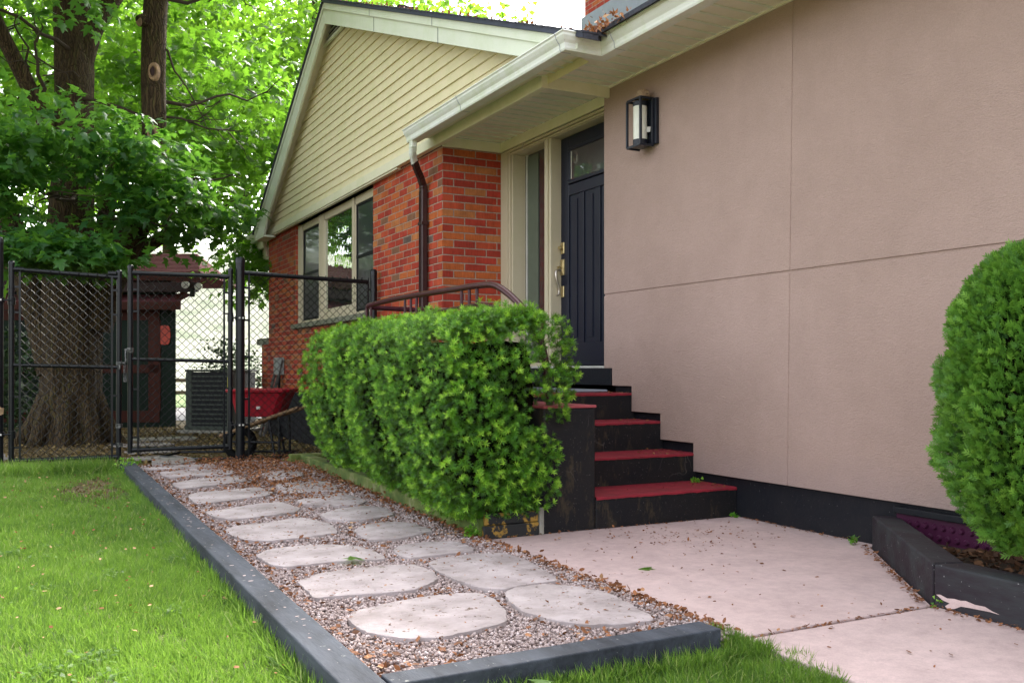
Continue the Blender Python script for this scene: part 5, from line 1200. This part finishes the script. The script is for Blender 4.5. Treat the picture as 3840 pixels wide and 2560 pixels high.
# rail fence far behind
rf = thing('rail_fence', 'low brown rail fence beyond the shed in the sun', 'fence', cw(-7, 26, -.09))
for z in (.28, .62): MB().obox(cw(-7, 26, z), Rt, Fd_, (0, 0, 1), 8, .04, .05).build('rail', 'railwood', rf)
for i in range(7): MB().obox(cw(-13+i*2.4, 26.1, .35), Rt, Fd_, (0, 0, 1), .06, .05, .45).build('post', 'railwood', rf)

# ------------------------------------------------------------------ maple tree
tree = thing('maple_tree', 'huge maple with deeply furrowed multi stem trunk behind the left gate', 'tree', (.56, 14.05, -.09))
b = MB()
def limb(bb, pts, rads, n=20, sub=6, jit=.05, ph=0):
    P = sm(pts, sub); rr = []
    m_ = len(P)
    for i in range(m_):
        t_ = i/(m_-1)*(len(rads)-1); k = min(int(t_), len(rads)-2); rr.append(rads[k]*(1-(t_-k))+rads[k+1]*(t_-k))
    bi = len(bb.v); bb.tube(P, rr, n, jit=0)
    for i in range(m_):                     # vertical flutes
        c_ = P[i]
        for k in range(n):
            q = Vector(bb.v[bi+i*n+k]); a = 2*math.pi*k/n
            f_ = 1+jit*(math.sin(a*5+ph+i*.15)+.6*math.sin(a*9+ph*2-i*.2))+random.uniform(-.012, .012)
            bb.v[bi+i*n+k] = tuple(c_+(q-c_)*f_)
limb(b, [(.58, 14.02, -.15), (.57, 14.03, .15), (.56, 14.03, .6), (.56, 14.0, 1.3), (.58, 13.98, 2.0), (.60, 14.0, 2.6)], [.50, .42, .38, .37, .37, .31], 32, 6, .055)
limb(b, [(.52, 14.0, 1.8), (.54, 14.0, 2.5), (.58, 14.02, 3.4), (.60, 14.05, 4.4), (.60, 14.2, 5.6), (.5, 14.4, 7.5), (.6, 14.6, 9.5)], [.36, .31, .27, .24, .25, .20, .1], 28, 6, .035, 1)
limb(b, [(.80, 13.95, 1.5), (.98, 13.85, 2.1), (1.16, 13.7, 2.5), (1.36, 13.45, 2.95), (1.50, 13.32, 3.4), (1.54, 13.28, 4.0), (1.53, 13.28, 5.0), (1.60, 13.28, 6.2), (1.9, 13.2, 8.0)], [.28, .24, .22, .19, .17, .155, .155, .15, .09], 24, 6, .03, 2)
limb(b, [(.40, 14.05, .9), (.16, 14.1, 1.75), (-.15, 14.15, 2.8), (-.5, 14.2, 3.8)], [.26, .20, .16, .12], 20, 5, .03, 3)
limb(b, [(.50, 14.0, 3.3), (.34, 14.0, 3.95), (.18, 13.85, 4.35), (-.05, 13.7, 4.8), (-.30, 13.6, 5.3), (-.8, 13.4, 6.4)], [.13, .11, .10, .10, .09, .05], 16, 5, .02, 4)
limb(b, [(.66, 14.1, 5.0), (.82, 14.12, 5.55), (1.0, 14.2, 5.9), (1.35, 14.4, 6.5), (2.2, 14.8, 7.6)], [.17, .14, .12, .11, .06], 16, 5, .02, 5)
limb(b, [(.90, 14.15, 1.9), (.98, 14.25, 2.6), (1.05, 14.3, 3.3), (1.2, 14.5, 4.2)], [.18, .13, .11, .08], 16, 5, .02, 6)
limb(b, [(1.0, 14.1, 2.2), (1.5, 14.1, 2.62), (1.9, 14.1, 2.95), (2.2, 14.1, 3.5)], [.10, .10, .08, .04], 12, 5, .02, 7)
limb(b, [(1.55, 13.28, 5.55), (1.38, 13.2, 5.50), (1.34, 13.18, 5.48)], [.12, .085, .07], 14, 3, 0)
for i in range(9):                               # root flare
    a = 2*math.pi*i/9+.3; r_ = random.uniform(.50, .66); limb(b, [(.57+.30*math.cos(a), 14.03+.30*math.sin(a), .55), (.57+.44*math.cos(a), 14.03+.44*math.sin(a), .22), (.57+r_*math.cos(a), 14.03+r_*math.sin(a), -.06), (.57+(r_+.2)*math.cos(a), 14.03+(r_+.2)*math.sin(a), -.15)], [.13, .12, .09, .04], 10, 4, .02, i)
trunk = b.build('trunk', 'bark', tree, smooth=True)
for (z, sx_) in ((4.83, .065), (4.02, .060)):
    b = MB(); vs = []; fs = []; c0 = Vector((1.515, 13.14, z)) if z > 4.5 else Vector((1.50, 13.145, z)); tr_ = Vector((.89, -.46, 0)); out = Vector((-.46, -.89, 0))
    ks = [(1.25, -.02), (1.0, .032), (.72, .034), (.45, .012), (.1, .008)]
    for (s_, o_) in ks:
        for k in range(16): a = 2*math.pi*k/16; vs.append(c0+tr_*math.cos(a)*sx_*s_+Vector((0, 0, 1))*math.sin(a)*sx_*1.75*s_+out*o_)
    for r_ in range(4):
        for k in range(16): fs.append((r_*16+k, r_*16+(k+1) % 16, (r_+1)*16+(k+1) % 16, (r_+1)*16+k))
    fs.append(tuple(range(64, 80))); b.add(vs, fs); kn = b.build('branch_scar', 'cutwood', trunk, smooth=True)
    b = MB(); b.add([c0+out*.036+tr_*math.cos(2*math.pi*k/12)*sx_*.42+Vector((0, 0, 1))*math.sin(2*math.pi*k/12)*sx_*1.0 for k in range(12)], [tuple(range(12))]); b.build('scar_hollow', 'shedd', trunk)
MB().tube([(1.34, 13.18, 5.48), (1.333, 13.177, 5.478)], .066, 14).build('sawn_end', 'cutwood', trunk)
# crown
def twigs(bb, o, e, n=6, r=.02):
    P = [Vector(o).lerp(Vector(e), k/n)+Vector((random.uniform(-.06, .06), random.uniform(-.06, .06), random.uniform(-.05, .05))) for k in range(n+1)]
    bb.tube(P, [r*(1-.8*k/n) for k in range(n+1)], 6)
b = MB()
for (o, e, r_) in (((.6, 14, 4.6), (2.6, 12.6, 4.0), .03), ((1.5, 13.3, 4.4), (3.2, 13.6, 4.9), .03), ((.6, 14, 3.2), (.2, 12.2, 3.0), .035), ((.6, 14, 3.0), (1.6, 12.2, 2.7), .03), ((.2, 13.9, 4.3), (.15, 13.2, 5.4), .035), ((.2, 13.9, 4.4), (-.1, 13.6, 5.5), .03),
                   ((.5, 14, 2.5), (-.6, 12.6, 2.8), .03), ((1.5, 13.3, 3.4), (2.6, 12.8, 3.5), .028), ((1.5, 13.3, 5.8), (3.5, 13, 6.2), .03), ((1.6, 13.3, 5.3), (2.3, 13, 4.0), .018), ((.6, 14, 5.2), (-1.2, 12.5, 5.6), .03), ((2.2, 14.1, 2.9), (3.0, 14.0, 3.6), .02), ((.6, 14, 3.5), (-.8, 13.6, 3.4), .025)):
    twigs(b, o, e, 8, r_)
    for q in range(5):
        p = Vector(o).lerp(Vector(e), random.uniform(.35, .95)); twigs(b, p, p+Vector((random.uniform(-.7, .7), random.uniform(-.7, .7), random.uniform(-.4, .3))), 4, r_*.35)
b.build('branch', 'twig', tree)
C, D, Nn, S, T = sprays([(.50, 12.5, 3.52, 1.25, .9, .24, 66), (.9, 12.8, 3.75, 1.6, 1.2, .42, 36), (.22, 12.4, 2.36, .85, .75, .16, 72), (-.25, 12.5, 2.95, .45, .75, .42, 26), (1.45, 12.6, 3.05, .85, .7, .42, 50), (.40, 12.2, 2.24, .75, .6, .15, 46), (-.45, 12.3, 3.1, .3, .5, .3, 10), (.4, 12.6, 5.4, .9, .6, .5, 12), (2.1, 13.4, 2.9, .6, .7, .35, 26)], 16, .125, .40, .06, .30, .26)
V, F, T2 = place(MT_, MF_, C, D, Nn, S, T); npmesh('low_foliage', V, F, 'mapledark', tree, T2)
C, D, Nn, S, T = sprays([(.8, 14.8, 9.0, 4.0, 4.2, 2.6, 1100), (.3, 16.6, 5.6, 3.0, 1.6, 1.6, 190), (2.9, 15.6, 5.2, 1.6, 1.3, 1.3, 120), (2.9, 15.0, 3.9, .8, 1.0, .9, 70), (3.6, 12.8, 6.9, 1.0, 1.0, .5, 60), (-1.4, 15.6, 4.6, 1.3, 1.2, 2.0, 90), (3.6, 15.8, 2.6, .7, .8, .6, 70), (-1.3, 13.0, 7.8, 2.5, 3.2, 2.0, 420), (-.6, 9.8, 6.6, 2.6, 2.2, 1.3, 420)], 13, .14, .40, .22, .4, .5)  # last cluster, out of view, is put over the yard for shade
# leave the sky open above the roof
xc = C[:, 0]*math.cos(R(27.456))-C[:, 1]*math.sin(R(27.456)); zc = C[:, 0]*math.sin(R(27.456))+C[:, 1]*math.cos(R(27.456))
V, F, T2 = place(MT_, MF_, C, D, Nn, S, T); npmesh('crown', V, F, 'maple', tree, T2)

# background trees
def bgtree(x, y, h, r, z0, n, label, size=.20, tr=.16, m='farleaf', lean=0):
    t = thing('maple_tree', label, 'tree', (x, y, -.09), 'leafy trees beyond the yard')
    b = MB(); limb(b, [(x, y, -.1), (x+lean*.3, y, h*.3), (x+lean, y, h*.6), (x+lean*1.2, y, h*.9)], [tr*1.3, tr, tr*.7, tr*.2], 12, 4, .04)
    for q in range(7):
        z = random.uniform(.25, .7)*h; a = random.uniform(0, 6.28); limb(b, [(x+lean*z/h*1.5, y, z), (x+math.cos(a)*r*.35, y+math.sin(a)*r*.35, z+h*.08), (x+math.cos(a)*r*.8, y+math.sin(a)*r*.8, z+h*.15)], [tr*.4, tr*.28, tr*.08], 7, 3, 0)
    b.build('trunk', 'bark', t, smooth=True)
    el = []; k = 7
    for q in range(k):
        a = 6.28*q/k; el.append((x+math.cos(a)*r*.5, y+math.sin(a)*r*.5, z0+(h-z0)*random.uniform(.25, .7), r*.62, r*.62, (h-z0)*.33, n//(k+1)))
    el.append((x, y, z0+(h-z0)*.6, r*.7, r*.7, (h-z0)*.42, n//(k+1)))
    C, D, Nn, S, T = sprays(el, 12, size*.85, .50, .25, .35, .7)
    V, F, T2 = place(FT_*np.array([1.25, 1, 1]), FF_, C, D, Nn, S, T); npmesh('crown', V, F, m, t, T2); return t
bgtree(-1.6, 19.5, 12, 3.4, 1.6, 760, 'tall bright green tree seen left of the big maple trunk', .19)
bgtree(2.2, 22.5, 13, 3.6, 3.2, 850, 'sunlit yellow green tree behind the shed roof', .20, lean=.3)
bgtree(6.0, 21.5, 12, 3.2, 2.7, 760, 'bright green tree between the shed and the far end of the brick house', .18, .14)
bgtree(9.5, 26, 14, 3.8, 3.4, 700, 'tall green tree rising behind the gable roof edge', .22)
bgtree(-5.5, 27, 14, 4.2, 2.0, 620, 'tall tree at the far left edge of the yard', .24)
bgtree(4.0, 31, 16, 4.8, 5.0, 560, 'tall pale green tree farthest behind the shed', .27)
def shrub(x, y, z0, rx, ry, rz, n, label, m, size=.09, nm='shrub', grp=None):
    t = thing(nm, label, 'shrub', (x, y, -.09), grp)
    C, D, Nn, S, T = sprays([(x, y, z0, rx, ry, rz, n)], 12, size, .22, .2, .1, .9)
    V, F, T2 = place(FT_, FF_, C, D, Nn, S, T); npmesh('foliage', V, F, m, t, T2)
    b = MB()
    for q in range(4): twigs(b, (x, y, -.1), (x+random.uniform(-.6, .6)*rx, y+random.uniform(-.6, .6)*ry, z0+.3*rz), 4, .03)
    b.build('stem', 'twig', t)
shrub(-.55, 16.2, .75, .9, .8, .85, 170, 'dark leafy shrub left of the maple trunk behind the left gate', 'conifer', .10)
shrub(3.05, 16.4, .75, .38, .38, .80, 150, 'dark conical shrub behind the air conditioner', 'conifer', .06)
shrub(3.55, 17.1, .55, .45, .4, .6, 110, 'dark evergreen shrub beside the far corner of the brick house', 'conifer', .06)
shrub(-1.9, 17.2, 1.1, 1.0, .9, 1.2, 170, 'bright leafy bush at the far left behind the fence', 'farleaf', .14)
for o in bpy.data.objects:
    if '_w' in o: del o['_w']
